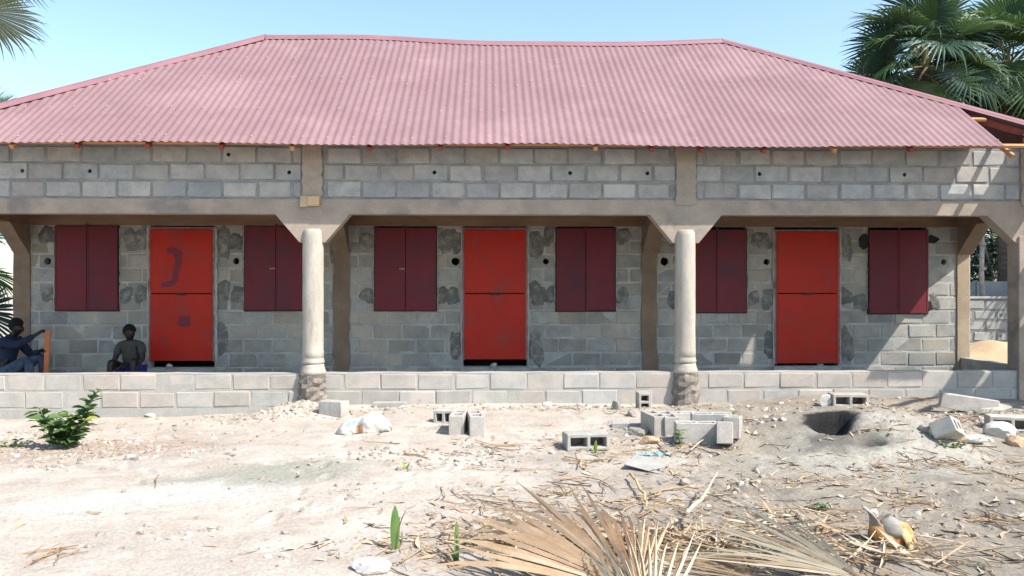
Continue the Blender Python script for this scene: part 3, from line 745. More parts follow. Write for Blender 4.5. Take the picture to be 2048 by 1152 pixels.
# screws with pale washers on the crests
mb = MB(); rs = random.Random(8)
for f in (.04, .26, .5, .55, .75, .955):
    u = uL0+.05
    while u < U_END:
        uc = round(u/PITCH)*PITCH
        if fmax(uc) > f+.01 and uc < U_END-.01 and rs.random() < .8:
            p = fpt(uc, f+rs.uniform(-.006, .006), AMP+.012); r = .010
            mb.add([p+Vector((r, 0, 0)), p+Vector((0, -r*.8, -r*.6)), p+Vector((-r, 0, 0)), p+Vector((0, r*.8, r*.6)), p+nrm*.012], [(0, 4, 1), (1, 4, 2), (2, 4, 3), (3, 4, 0)])
        u += PITCH*rs.choice((3, 4, 4, 5))
mb.obj('screws', M_screw, ROOF, kind='stuff')
# unseen sheets, timbers and poles added past the corner to cast shadow bands
def shadow_sheet(u0, u1, pts):
    mb = MB(); n = int((u1-u0)/.0125); k = len(pts)
    for i in range(n+1):
        u = u0+(u1-u0)*i/n
        for v, z in pts: mb.v.append((u, v, z+AMP*math.cos(2*PI*u/PITCH)))
    for i in range(n):
        for q in range(k-1): mb.f.append((k*i+q, k*i+k+q, k*i+k+1+q, k*i+1+q)); mb.m.append(0)
    o = mb.obj('roof_sheet', M_roof, ROOF, True); md = o.modifiers.new('thick', 'SOLIDIFY'); md.thickness = .002  # named like the roof's own sheets, but added out of view for its shadow
shadow_sheet(6.42, 7.14, ((-1.36, 3.06), (-.6, 3.26), (.1, 3.46)))
shadow_sheet(7.46, 7.86, ((-2.3, 2.84), (-.6, 3.20), (.1, 3.40)))
shadow_sheet(7.93, 9.0, ((-2.3, 2.84), (-.6, 3.20), (.1, 3.40)))
beam((6.45, -.02, 3.36), (9.05, -.02, 3.30), .05, .07, 'shadow_timber', M_wood)
beam((7.40, -2.1, 2.82), (9.05, -2.1, 2.82), .05, .07, 'shadow_timber', M_wood)
beam((7.42, -.95, 3.03), (6.45, -.95, 3.10), .04, .05, 'shadow_timber', M_wood)
beam((6.2, -2.5, 2.98), (7.95, -1.06, 3.04), .05, .07, 'shadow_timber', M_wood)
beam((6.5, -2.62, 2.98), (8.1, -1.3, 3.04), .05, .07, 'shadow_timber', M_wood)
for q in ((8.95, -2.1, 2.78), (8.95, -.02, 3.26)):
    MB().tube([(q[0], q[1], -.15), (q[0]+.02, q[1], 1.4), q], [.05, .045, .04], 8).obj('shadow_pole', M_bark, ROOF, True)
# ------------------------------------------------------------------ low wall along the veranda, floor
LW = empty('low_veranda_wall', (0, D0, 0), TH, label='low cement block wall of two courses along the veranda edge', cat='wall')
lw = MB().box((UL, .007, -.3), (UR, .15, .449)).obj('mortar', M_mortarl, LW)
lay_blocks(LW, UL, UR, .449, 2, .2095, .452, 0, .03, M_blockl, [(C1-.13, C1+.13, -1, .7), (C2-.13, C2+.13, -1, .7)], joint=.020, off=.62, seed=21)
mb = MB(); n = 60; rs = random.Random(5)        # thin uneven mortar bed on top
vs = []
for i in range(n+1):
    u = UL+(UR-UL)*i/n; z = .452+rs.uniform(-.002, .007)
    vs += [(u, .002+rs.uniform(0, .004), .444), (u, .004+rs.uniform(0, .006), z), (u, .148, z)]
fs = []
for i in range(n):
    for q in range(2): fs.append((3*i+q, 3*i+3+q, 3*i+4+q, 3*i+1+q))
mb.add(vs, fs).obj('top_bed', M_blockl, LW)
MB().box((UL, -.018, -.3), (-2.68, .011, .026), .006).obj('plinth', M_mortarl, LW)
MB().box((6.84, .152, -.2), (6.98, BV-.022, .449)).obj('side_return', M_mortarb, LW)
fl = MB().box((UL+.16, .155, -.25), (UR-.17, BV+2.84, .05)).obj('veranda_floor', M_floor, kind='structure'); fl.location = (0, D0, 0); fl.rotation_euler.z = TH

# ------------------------------------------------------------------ boundary wall, grey fence and sand heap seen through the right bay
BD = empty('boundary_wall', (10.3, 16.0, 0), R(1.0), label='far grey cement block boundary wall behind the sand heap', cat='wall')
MB().box((-2.6, .012, -.2), (2.8, .15, 1.28)).obj('mortar', M_mortard, BD)
lay_blocks(BD, -2.6, 2.8, 1.27, 6, .21, .46, 0, .03, M_blockd, joint=.05, off=.2, holes=[(-.55, .955, .03), (-.55, .53, .03)], seed=31)
MB().box((-2.62, -.02, 1.281), (2.82, .17, 1.33), .006).obj('coping', M_blockd, BD)
FN = empty('sheet_fence', (10.6, 16.7, 0), label='plain grey sheet fence rising behind the boundary wall', cat='fence')
for i in range(6):
    MB().box((-2.7+.9*i, (i % 2)*.006, 0), (-2.7+.9*i+.88, .02+(i % 2)*.006, 1.62+.01*(i % 3))).obj('panel', M_sheetgrey, FN)
    MB().box((-2.72+.9*i, .04, 0), (-2.66+.9*i, .1, 1.66)).obj('post', M_bark, FN)
hp = MB(); n = 34; rs = random.Random(3)
xs = np.linspace(-2.3, 2.3, n); ys = np.linspace(-1.4, 1.4, 22)
for y in ys:
    for x in xs:
        e = max(0, 1-(x/2.25)**2-(y/1.35)**2)
        z = .58*e**.8+.10*math.exp(-((x+.72)/.22)**2)*e+.07*float(vnoise(x*2.3, y*2.3, 9))*min(1, e*3)+.03*float(vnoise(x*7, y*7, 10))*min(1, e*3)
        hp.v.append((x, y, z-.05))
for j in range(21):
    for i in range(n-1): hp.f.append((j*n+i, j*n+i+1, j*n+n+i+1, j*n+n+i)); hp.m.append(0)
o = hp.obj('sand_heap', M_sand, None, True, label='heap of pale building sand beyond the right end of the veranda', cat='sand heap')
o.location = (9.0, 13.9, 0.02)
pl = empty('pale_pole', (9.62, 16.35, 0), label='slim weathered pale pole standing in front of the dark trees', cat='pole')
MB().tube([(0, 0, 0), (.02, 0, .9), (-.02, .01, 1.8), (.0, 0, 2.75)], [.06, .055, .05, .04], 8).obj('shaft', M_bark, pl, True)
for z in (1.25, 1.9, 2.4): MB().tube([(0, 0, z-.03), (0, 0, z+.03)], .066, 8).obj('collar', M_bark, pl)

# ------------------------------------------------------------------ fan palms
def fan_blade(mb, Rr, nseg, spread, fused, droop, fold=.35, seed=0, tipcurl=.15, ragged=.1, o=Vector((0, 0, 0)), cup=0.0, wid=1.0, M=None, mess=0.0):
    """a pleated fan: folded leaf segments joined near the middle and free at the tips; lies along +y, faces +z"""
    rs = random.Random(seed); da = spread/nseg; ks = [.06, .25, .45, .62, .80, .92, 1.0]
    for i in range(nseg):
        a = -spread/2+da*(i+.5); ln = Rr*(.80+.2*math.cos(a*.9))*(1-rs.uniform(0, ragged)); tw = rs.uniform(-1, 1)*.12; dr = droop*rs.uniform(.7, 1.3); cu = tipcurl*rs.uniform(-.3, 1.4); bend = rs.uniform(-1, 1)*.05; a += rs.gauss(0, 1)*mess; zo = rs.uniform(-.3, 1)*mess; tw *= 1+mess*14
        rows = []
        for k in ks:
            r = ln*k; t = k*ln/Rr
            w = r*math.tan(da/2)*wid if t < fused else Rr*fused*math.tan(da/2)*wid*max(.03, 1-(t-fused)/(max(.02, ln/Rr-fused)))**.8
            z = -dr*Rr*t*t+cup*Rr*abs(math.sin(a))*t
            z += zo*t*Rr
            if t > fused: q = (t-fused)/(1-fused+1e-6); z -= cu*Rr*q*q; aa = a+bend*q+tw*q*.3
            else: aa = a
            d = Vector((math.sin(aa), math.cos(aa), 0)); sd = Vector((d.y, -d.x, 0))
            p = d*r+Vector((0, 0, z)); h = w*fold
            rows.append((p-sd*w-Vector((0, 0, h)), p+Vector((0, 0, h)), p+sd*w-Vector((0, 0, h))))
        vs = [o+q for row in rows for q in row]
        if M is not None: vs = [M @ q for q in vs]
        fs = []
        for j in range(len(ks)-1):
            b = 3*j; fs += [(b, b+1, b+4, b+3), (b+1, b+2, b+5, b+4)]
        mb.add(vs, fs)
def frond_mesh(m1, seed, Rr=1.05, pet=1.0, droop=.25, spread=R(285), nseg=46, fused=.52):
    """petiole from the origin along +y, with the fan at its end"""
    rs = random.Random(seed); mb = MB(); mb.mi = 1
    mb.tube([(0, 0, 0), (0, pet*.5, pet*.06), (0, pet, 0)], [.03, .022, .016], 6, flat=.6)
    mb.mi = 0
    M = Matrix.Translation((0, pet, 0)) @ Matrix.Rotation(-.35+rs.uniform(-.25, .15), 4, 'X') @ Matrix.Rotation(rs.uniform(-.3, .3), 4, 'Y')
    fan_blade(mb, Rr, nseg, spread, fused, droop, seed=seed, M=M, cup=rs.uniform(.05, .3), tipcurl=.25, ragged=.12)
    return mb.mesh('frond_mesh', [m1, M_petiole])
FR = {'g': [frond_mesh(M_green, 10+i, droop=.12+.08*i) for i in range(4)], 'd': [frond_mesh(M_gdark, 20+i, droop=.15+.1*i) for i in range(4)],
      'p': [frond_mesh(M_gpale, 30, droop=.1, spread=R(200), fused=.6), frond_mesh(M_dry, 31, droop=.6, spread=R(170), fused=.3)]}
def add_frond(tree, z, az, el, kind, i, sc=1.0, roll=0.0):
    o = bpy.data.objects.new('frond', FR[kind][(i % len(FR[kind])) if kind != 'p' else (1 if el < -.6 else 0)]); link(o, tree)
    M = Matrix.Rotation(az, 4, 'Z') @ Matrix.Rotation(el, 4, 'X') @ Matrix.Rotation(roll, 4, 'Y')
    o.location = (random.uniform(-.06, .06), random.uniform(-.06, .06), z+random.uniform(-.12, .12)); o.rotation_euler = M.to_euler(); o.scale = (sc, sc, sc)
    return o
def trunk(tree, h, r, lean=0.0):
    pts = [(lean*(i/8)**2, 0, h*i/8) for i in range(9)]
    MB().tube(pts, [r*(1.15-.25*i/8)+.012*(i % 2) for i in range(9)], 12).obj('trunk', M_trunk, tree, True)
def palm(x, y, h, n, label, seed, sc=1.0, r=.17, kinds='gdgd', dead=3, low=-35, group='fan palms behind the house'):
    random.seed(seed)
    t = empty('fan_palm', (x, y, 0), label=label, cat='palm tree', group=group); trunk(t, h, r)
    for i in range(n):
        az = i*2.39996+random.uniform(-.2, .2); q = i/(n-1)
        el = R(78-(78-low)*q+random.uniform(-8, 8))
        add_frond(t, h, az, el, kinds[i % len(kinds)], i, sc*random.uniform(.85, 1.08), random.uniform(-.5, .5))
    for i in range(dead): add_frond(t, h-.25, random.uniform(0, 6.28), R(-58+random.uniform(-12, 10)), 'p', 1, sc*.9)
    return t
palm(8.75, 17.0, 6.15, 32, 'tall dense fan palm rising directly above the right hip of the roof', 11, 1.0, dead=3)
palm(10.9, 17.6, 6.3, 32, 'tall fan palm cut by the picture edge right of the other palms', 12, 1.05, dead=5, kinds='dggd')
palm(10.3, 19.0, 5.0, 26, 'shorter dark fan palm low between the two tall palms', 13, 1.05, kinds='dddg', dead=2)
palm(11.9, 16.2, 4.4, 22, 'low fan palm with hanging dry fronds behind the right roof corner', 14, 1.0, kinds='gdpg', dead=6)
palm(-9.95, 13.4, 6.35, 15, 'pale half dry fan palm reaching in over the left roof corner', 15, 1.1, kinds='pppg', dead=0, low=2, group='fan palms left of the house')
palm(-9.35, 12.9, 1.75, 16, 'young dark green fan palm standing beyond the left end of the veranda', 16, .85, r=.12, kinds='ddgd', dead=1, group='fan palms left of the house')
palm(-14.2, 21.5, 5.2, 16, 'distant fan palm whose tip peeps over the left hip of the roof', 17, .9, kinds='dd', dead=0, group='fan palms left of the house')

# leafy trees beyond the boundary wall
def leaf_tree(x, y, h, cr, label, seed, nl=7000):
    rs = random.Random(seed); t = empty('leafy_tree', (x, y, 0), label=label, cat='tree', group='leafy trees beyond the boundary wall')
    mb = MB(); mb.tube([(0, 0, 0), (.05, 0, h*.3), (-.04, .05, h*.62)], [.14, .11, .07], 8)
    for k in range(7):
        a = rs.uniform(0, 6.28); q = rs.uniform(.25, .55)
        mb.tube([(0, 0, h*q), (math.cos(a)*cr*.4, math.sin(a)*cr*.4, h*(q+.15)), (math.cos(a)*cr*.8, math.sin(a)*cr*.8, h*(q+.28))], [.05, .035, .015], 6)
    mb.obj('trunk', M_bark, t, True)
    mb = MB(); cl = []
    for k in range(34):
        a = rs.uniform(0, 6.28); z = rs.uniform(.22, 1.0); rr = cr*math.sqrt(rs.random())*(1.05-.5*abs(z-.5))
        cl.append((math.cos(a)*rr, math.sin(a)*rr, h*z, rs.uniform(.28, .6)))
    for k in range(nl):
        cx, cy, cz, r = rs.choice(cl); d = Vector((rs.gauss(0, 1), rs.gauss(0, 1), rs.gauss(0, .7))).normalized()*r*rs.uniform(.5, 1.05)
        p = Vector((cx, cy, cz))+d; s = rs.uniform(.03, .065); u_ = Vector((rs.gauss(0, 1), rs.gauss(0, 1), rs.gauss(0, 1))).normalized(); w_ = u_.orthogonal().normalized()
        mb.add([p-u_*s, p+w_*s*.45, p+u_*s, p-w_*s*.45], [(0, 1, 2, 3)])
    mb.obj('crown', M_leaft, t)
leaf_tree(10.0, 19.0, 4.3, 1.5, 'dark leafy tree filling the gap above the boundary wall', 1, 12000)
leaf_tree(12.4, 20.5, 4.8, 1.8, 'broad dark leafy tree half behind the right corner post', 2)
leaf_tree(11.2, 18.6, 3.6, 1.3, 'low dark leafy tree close behind the pale pole', 5, 9000)
leaf_tree(12.6, 14.9, 4.6, 1.7, 'unseen leafy tree added beyond the right corner post to shade the boundary wall', 6, 4000)  # out of view, put here for its shade on the wall
leaf_tree(8.0, 22.0, 4.6, 1.8, 'dark leafy tree mostly hidden behind the house', 3)
leaf_tree(10.8, 24, 5.0, 2.2, 'far leafy tree closing the gap under the palms', 4)
# pale dry bush at the left end
b = empty('dry_bush', (-8.9, 12.1, 0), label='pale dry bush with green blades below the young palm on the left', cat='bush')
mb = MB(); mg = MB(); rs = random.Random(4)
for k in range(420):
    a = rs.uniform(0, 6.28); el = rs.uniform(.2, 1.5); ln = rs.uniform(.35, 1.15); d = Vector((math.cos(a)*math.cos(el), math.sin(a)*math.cos(el), math.sin(el)))
    b0 = Vector((rs.uniform(-.35, .35), rs.uniform(-.3, .3), 0)); sd = d.cross(Vector((0, 0, 1))).normalized()*rs.uniform(.008, .02)
    tip = b0+d*ln+Vector((d.x, d.y, -.4))*ln*.3; mid = b0+d*ln*.6
    (mg if k % 3 == 0 else mb).add([b0-sd, b0+sd, mid+sd, tip, mid-sd], [(0, 1, 2, 3, 4)])
mb.obj('dry_blades', M_drypale, b, kind='stuff'); mg.obj('green_blades', M_leafy, b, kind='stuff')
# ------------------------------------------------------------------ loose hollow blocks
def hollow_mesh(Lb=.40, H=.20, T=.15, seed=0, cut=None, solid=False):
    """hollow block, length x, thickness y, holes along z; base at z=0"""
    rs = random.Random(seed); mb = MB(); w = .032; x0 = -Lb/2; xs = [x0, x0+w, x0+Lb/2-w/2, x0+Lb/2+w/2, x0+Lb-w, x0+Lb]; ys = [-T/2, -T/2+w, T/2-w, T/2]
    vs = {}
    def V(i, j, k):
        if (i, j, k) not in vs:
            vs[(i, j, k)] = len(mb.v); j4 = lambda a: rs.uniform(-a, a)
            mb.v.append((xs[i]+j4(.003), ys[j]+j4(.003), (0, H)[k]+j4(.003)))
        return vs[(i, j, k)]
    for i in range(5):
        for j in range(3):
            hole = (not solid) and j == 1 and i in (1, 3)
            if not hole:
                mb.f.append((V(i, j, 1), V(i+1, j, 1), V(i+1, j+1, 1), V(i, j+1, 1))); mb.m.append(0)
                mb.f.append((V(i, j, 0), V(i, j+1, 0), V(i+1, j+1, 0), V(i+1, j, 0))); mb.m.append(0)
            else:
                for a, b in (((i, j), (i+1, j)), ((i+1, j), (i+1, j+1)), ((i+1, j+1), (i, j+1)), ((i, j+1), (i, j))):
                    mb.f.append((V(*a, 0), V(*b, 0), V(*b, 1), V(*a, 1))); mb.m.append(0)
                # web a little way down, as cast
                mb.f.append((V(i, j, 0), V(i+1, j, 0), V(i+1, j+1, 0), V(i, j+1, 0))); mb.m.append(0)
    for i in range(5):
        mb.f.append((V(i, 0, 0), V(i+1, 0, 0), V(i+1, 0, 1), V(i, 0, 1))); mb.m.append(0)
        mb.f.append((V(i+1, 3, 0), V(i, 3, 0), V(i, 3, 1), V(i+1, 3, 1))); mb.m.append(0)
    for j in range(3):
        mb.f.append((V(0, j+1, 0), V(0, j, 0), V(0, j, 1), V(0, j+1, 1))); mb.m.append(0)
        mb.f.append((V(5, j, 0), V(5, j+1, 0), V(5, j+1, 1), V(5, j, 1))); mb.m.append(0)
    me = mb.mesh('hollow_block_mesh', M_loose)
    bm = bmesh.new(); bm.from_mesh(me); bmesh.ops.recalc_face_normals(bm, faces=list(bm.faces))
    ed = [e for e in bm.edges if len(e.link_faces) == 2 and e.calc_face_angle(0) > .8]
    bmesh.ops.bevel(bm, geom=ed, offset=.005, segments=1, affect='EDGES'); bm.to_mesh(me); bm.free()
    return me
HB = [hollow_mesh(seed=i) for i in range(3)]; HBh = hollow_mesh(Lb=.22, seed=9); HBs = hollow_mesh(H=.05, seed=7, solid=True); HBp = hollow_mesh(Lb=.30, H=.17, T=.17, seed=8, solid=True)
def put(o, p, sink=.02): o.location = (p.x, p.y, p.z-sink); return o
def hblock(px, py, label, rx=0, ry=0, rz=0, me=None, lift=0.0, name='concrete_block', group='loose concrete blocks in front of the house', sink=.015, cat='concrete block'):
    p = G(px, py); o = bpy.data.objects.new(name, me or HB[int(px) % 3]); link(o, None, None, label, cat, group)
    o.rotation_euler = (R(rx), R(ry), R(rz)); o.location = (p.x, p.y, p.z+lift-sink); return o
# standing: holes up; rx=90 tips it so the holes face the camera (then z is thickness)
hblock(668, 829, 'small grey block lying against the low wall just right of the left column', 0, 0, -22, me=HBp)
hblock(780, 814, 'long flat pale block half buried along the wall behind the white sack', 0, 0, -2, me=HBs, sink=.0)
hblock(897, 839, 'block lying with dark open holes behind the pair of upright blocks', 90, 0, -12, lift=.075, me=HBh)
hblock(917, 862, 'left one of two upright blocks standing side by side with holes on top', 0, 0, 88, me=HB[2])
hblock(951, 864, 'right one of two upright blocks standing side by side, slightly turned', 0, 0, 97, me=HB[0])
hblock(1166, 893, 'lone block on open ground lying with two dark holes facing forward', 90, 0, 10, lift=.075, me=HB[1])
hblock(1283, 815, 'pale block standing on end against the low wall near the right column', 90, 90, 3, lift=.11, me=HBh)
hblock(1308, 868, 'upright block with holes on top at the left end of the block pile', 0, 0, 100, me=HB[0])
hblock(1334, 868, 'narrow upright block squeezed second in the row of the block pile', 0, 0, 94, me=HB[1])
hblock(1392, 884, 'wide long side of a block in the middle of the pile, behind a green seedling', 0, 0, -3, me=HB[2])
hblock(1424, 868, 'block lying behind the long one in the middle of the pile', 0, 0, -8, me=HB[1])
hblock(1449, 886, 'block leaning over at the right end of the pile', 0, 14, 76, me=HB[0], lift=.0)
hblock(1466, 872, 'grey block standing behind the leaning one at the right end of the pile', 0, 6, 70, me=HB[2])
hblock(1262, 855, 'flat block slab lying at the left rear of the block pile', 0, 0, -6, me=HBs, sink=.0)
hblock(1362, 846, 'half sunk block at the rear of the pile with holes up', 0, 0, 12, me=HB[1], sink=.10)
hblock(1690, 806, 'block with dark hollow side lying by the low wall left of the mound top', 90, 0, -4, lift=.075, me=HB[0])
hblock(2013, 852, 'block with two dark holes lying at the right edge below the corner post', 90, 0, -16, lift=.075, me=HB[1])

def rock_mesh(r, seed, m, flat=.7, jag=.28):
    rs = random.Random(seed); bm = bmesh.new(); bmesh.ops.create_icosphere(bm, subdivisions=3, radius=1)
    off = [Vector((rs.gauss(0, 1), rs.gauss(0, 1), rs.gauss(0, 1))).normalized() for _ in range(9)]; cut = [rs.uniform(.55, .95) for _ in off]
    for v in bm.verts:
        for d, c in zip(off, cut):
            q = v.co.dot(d)
            if q > c: v.co -= d*(q-c)
        v.co *= 1+.16*float(vnoise(v.co.x*2.1+seed, v.co.y*2.1+v.co.z*1.7, seed))+.10*float(vnoise(v.co.x*5.3+seed, v.co.y*5.3+v.co.z*4.1, seed+1))+rs.uniform(-jag, jag)*.06; v.co.z *= flat; v.co *= r
    me = bpy.data.meshes.new('rock_mesh'); bm.to_mesh(me); bm.free(); me.materials.append(m); return me
def rock(px, py, r, label, m=None, seed=0, flat=.7, name='stone', rot=(0, 0, 0), sc=(1, 1, 1), cat='stone', group=None):
    p = G(px, py); o = bpy.data.objects.new(name, rock_mesh(r, seed or int(px), m or M_stone, flat)); link(o, None, None, label, cat, group)
    o.location = (p.x, p.y, p.z+r*flat*.45); o.rotation_euler = rot; o.scale = sc; return o
rock(1233, 822, .09, 'pointed stone standing upright by the wall left of the pale block', M_stone, 1, .9, sc=(.6, .6, 1.25))
rock(1266, 833, .075, 'dark lump lying under the pale block by the low wall', M_stone, 2, .7)
rock(262, 918, .06, 'single grey stone on the open ground right of the green shrub', M_stone, 3, .8)
rock(1653, 811, .11, 'white broken slab piece tilted up against the low wall', M_white, 4, .8, rot=(0, .5, .3), sc=(.9, .5, 1.0), name='slab_piece', cat='slab')
rock(740, 1146, .10, 'white stone at the bottom edge below the green seedlings', M_white, 5, .45, sc=(1.1, .8, 1))
rock(945, 1085, .085, 'grey white stone beside the palm seedling at the dry fan tip', M_white, 6, .6, sc=(.6, 1.1, .9))
rock(1298, 888, .085, 'tan reddish chunk lying in front of the block pile', M_tan, 7, .55, sc=(1.2, .8, 1))
rock(1275, 872, .10, 'rough grey mortar chunk at the left foot of the block pile', M_stone, 8, .6, sc=(1.1, .8, 1))
rock(300, 835, .06, 'small pale stone at the foot of the wall right of the shrub', M_white, 10, .6, sc=(1.2, .9, 1))
rock(42, 812, .07, 'flat grey stone leaning on the low wall at the far left', M_stone, 11, .6)
rock(1893, 874, .13, 'broad pale sandy lump right of the pit mound', M_loose, 12, .5, sc=(1.35, .8, 1))
rock(1915, 880, .08, 'pinkish chunk against the broad sandy lump right of the mound', M_tan, 35, .5, sc=(1.3, .8, 1))
hblock(1872, 870, 'broken half block sunk in the soil right of the pit mound', 60, 20, 40, me=HBh, lift=.03)
rock(1995, 870, .16, 'pale rock with a brown side below the far right block', M_white, 13, .6, sc=(1.1, .8, 1))
rock(1942, 884, .11, 'low flat stone in the weeds at the right', M_white, 14, .4, sc=(1.4, .7, 1))
rock(1862, 862, .075, 'dark crumbly lump between the mound and the pale slab', M_stone, 31, .7, sc=(1.4, .8, 1))
rock(1885, 852, .06, 'second smaller dark lump beside the crumbly one near the pale slab', M_stone, 32, .7)
rock(1880, 800, .06, 'pinkish flat stone at the left end of the sloping slab', M_tan, 33, .45, sc=(1.3, .8, 1))
rock(2030, 886, .10, 'brownish stone at the right picture edge below the white rock', M_tan, 34, .6)
rock(1962, 832, .07, 'small grey lump beside the long slab at the far right', M_stone, 21, .7, sc=(1.2, .8, 1))
rock(1370, 966, .05, 'small dark broken lump in front of the block pile', M_stone, 15, .6)
rock(1515, 942, .045, 'small dark stone on the grey ash left of the pit', M_stone, 16, .7)
rock(790, 905, .05, 'small white and dark stone near a dry stick left of the upright blocks', M_white, 17, .7)
rock(925, 918, .06, 'whitish crumbled stone in the litter below the upright blocks', M_white, 18, .45, sc=(1.3, .8, 1))
rock(1095, 812, .07, 'pale grey stone half buried by the wall below the middle door', M_white, 19, .5)
# stones left on the door steps
for px, py, v, lb in ((988, 735, BV-.02, 'small pale stone propping the middle red door'), (338, 733, BV-.02, 'small pale stone under the first red door'), (1643, 736, BV-.02, 'small pale stone under the right red door')):
    u, z = UV(px, py, v); o = bpy.data.objects.new('door_stone', rock_mesh(.055, int(px), M_white, .7)); link(o, None, None, lb, 'stone')
    o.location = HW(u, v+.04, Zt-10*Rh-.01+.03)

# flat things
def slab(px, py, sx, sy, t, label, m, rot, name, cat, lift=.03):
    p = G(px, py); o = MB().box((-sx/2, -sy/2, 0), (sx/2, sy/2, t), .012).obj(name, m, label=label, cat=cat); bevel_mesh(o.data, min(.006, t*.3))
    o.location = (p.x, p.y, p.z+lift); o.rotation_euler = rot; return o
slab(1292, 938, .31, .20, .012, 'thin pale board lying tilted in front of the block pile', M_loose, (R(14), R(8), R(-32)), 'pale_board', 'board', .03)
slab(1935, 822, .58, .10, .17, 'long pale slab sloping down beside the wall at the far right', M_loose, (0, R(9), R(-14)), 'sloping_slab', 'slab', .0)
slab(1992, 824, .30, .16, .05, 'broken flat grey slab lying between the sloping slab and the right edge block', M_loose, (R(6), R(-8), R(25)), 'broken_slab', 'slab', .0)
slab(2040, 800, .5, .14, .12, 'grey slab along the wall foot under the corner post', M_loose, (0, R(1), R(-4)), 'wall_foot_slab', 'slab', .0)
# blue plastic strip
p = G(1305, 911); mb = MB(); rs = random.Random(2); n = 14
for i in range(n+1):
    x = -.15+.30*i/n; w = .028*(1-abs(i/n-.45))
    mb.v += [(x, -w, .012+.012*math.sin(i*1.7)+rs.uniform(0, .012)), (x+.01, w, .02+.014*math.cos(i*1.3)+rs.uniform(0, .012))]
for i in range(n): mb.f.append((2*i, 2*i+2, 2*i+3, 2*i+1)); mb.m.append(0)
o = mb.obj('plastic_strip', M_bluerag, None, True, label='crumpled light blue plastic strip in front of the block pile', cat='plastic strip'); put(o, p, 0)
# sticks
def stick(pxs, r, label, m, name='dry_stick', cat='stick', lift=.02, group=None):
    pts = []
    for px, py in pxs: q = G(px, py); pts.append((q.x, q.y, q.z+lift))
    rq = random.Random(int(pxs[0][0])); fine = []
    for a_, b_ in zip(pts[:-1], pts[1:]):
        for t in (0, .25, .5, .75): fine.append(tuple(a_[i]+(b_[i]-a_[i])*t+rq.uniform(-1, 1)*r*.5 for i in range(3)))
    pts = fine+[pts[-1]]; rr = [r*.62*(1-.6*i/(len(pts)-1))*rq.uniform(.8, 1.2) for i in range(len(pts))]
    return MB().tube(pts, rr, 6).obj(name, m, None, True, label=label, cat=cat, group=group)
stick([(808, 909), (835, 911), (858, 918)], .016, 'short dark stick right of the small white stone', M_drydark)
stick([(806, 795), (824, 803), (842, 812)], .014, 'thin dark stick leaning at the wall behind the white sack', M_drydark, lift=.05)
stick([(1205, 908), (1240, 908), (1284, 909)], .012, 'straight yellow stalk lying left of the blue plastic strip', M_husky)
stick([(1262, 958), (1276, 980), (1290, 1005), (1292, 1030)], .022, 'bent yellow dry stalk standing out above the big dry fan', M_husky, lift=.05)
stick([(1120, 968), (1165, 962), (1200, 968), (1235, 985)], .014, 'long thin reddish twig lying above the big dry fan', M_drydark)
stick([(1300, 990), (1345, 982), (1380, 979), (1398, 985)], .018, 'dark curved twig between the dry fan and the grey ash', M_drydark)
stick([(1372, 1085), (1400, 1050), (1430, 1000), (1436, 990)], .020, 'pale bleached branch crossing over the dry fans', M_drypale, lift=.16)
stick([(1655, 1105), (1680, 1085), (1697, 1072)], .012, 'white bent stem left of the orange husk', M_drypale, lift=.04)
stick([(1380, 912), (1402, 896), (1418, 880)], .016, 'pale stick leaning in front of the leaning block', M_drypale, lift=.06)
stick([(1785, 1090), (1830, 1088), (1862, 1090)], .022, 'dark brown stalk lying right of the orange husk', M_drydark)
stick([(1160, 945), (1163, 930), (1158, 912)], .012, 'stubby dry yellow stem standing below the lone block', M_husky, lift=.04)
stick([(1795, 905), (1815, 914), (1828, 930)], .014, 'short pale curved root on the right flank of the mound', M_drypale)

# ------------------------------------------------------------------ white sack
p = G(728, 866); sack = empty('cement_sack', (p.x, p.y, p.z-.01), label='white sack with teal print and torn brown paper lying on the sand', cat='sack')
mb = MB(); n, k = 60, 36; vs = []; fs = []; rs = random.Random(12)
for i in range(n+1):
    s = i/n; x = -.27+.55*s
    wid = .15*(math.sin(PI*min(1, max(0, s*1.02)))**.45)*(1-.30*math.exp(-((s-.40)/.10)**2))+.012
    hgt = .19*(math.sin(PI*s)**.5)*(1-.18*math.exp(-((s-.40)/.11)**2))*(.8+.4*s)*(1.0 if s < .9 else 1)+.01
    bend = -.06*math.exp(-((s-.12)/.13)**2)+.03*s
    for j in range(k):
        a = 2*PI*j/k; cy, cz = math.cos(a), math.sin(a)
        y = math.copysign(abs(cy)**.75, cy)*wid+bend; z = max(-.02, hgt*.48+math.copysign(abs(cz)**.7, cz)*hgt*.52)
        nn = .034*float(vnoise(x*9, a*1.6, 3))+.024*float(vnoise(x*22, a*3.2, 4))+.013*float(vnoise(x*50, a*7, 6))
        vs.append((x+nn, y+nn*cy*1.3, z+nn*cz*1.3))
for i in range(n):
    for j in range(k): fs.append((i*k+j, i*k+(j+1) % k, (i+1)*k+(j+1) % k, (i+1)*k+j))
fs += [tuple(range(k-1, -1, -1)), tuple(n*k+j for j in range(k))]
body = mb.add(vs, [f[::-1] for f in fs]).obj('bag', M_bag, sack, True)
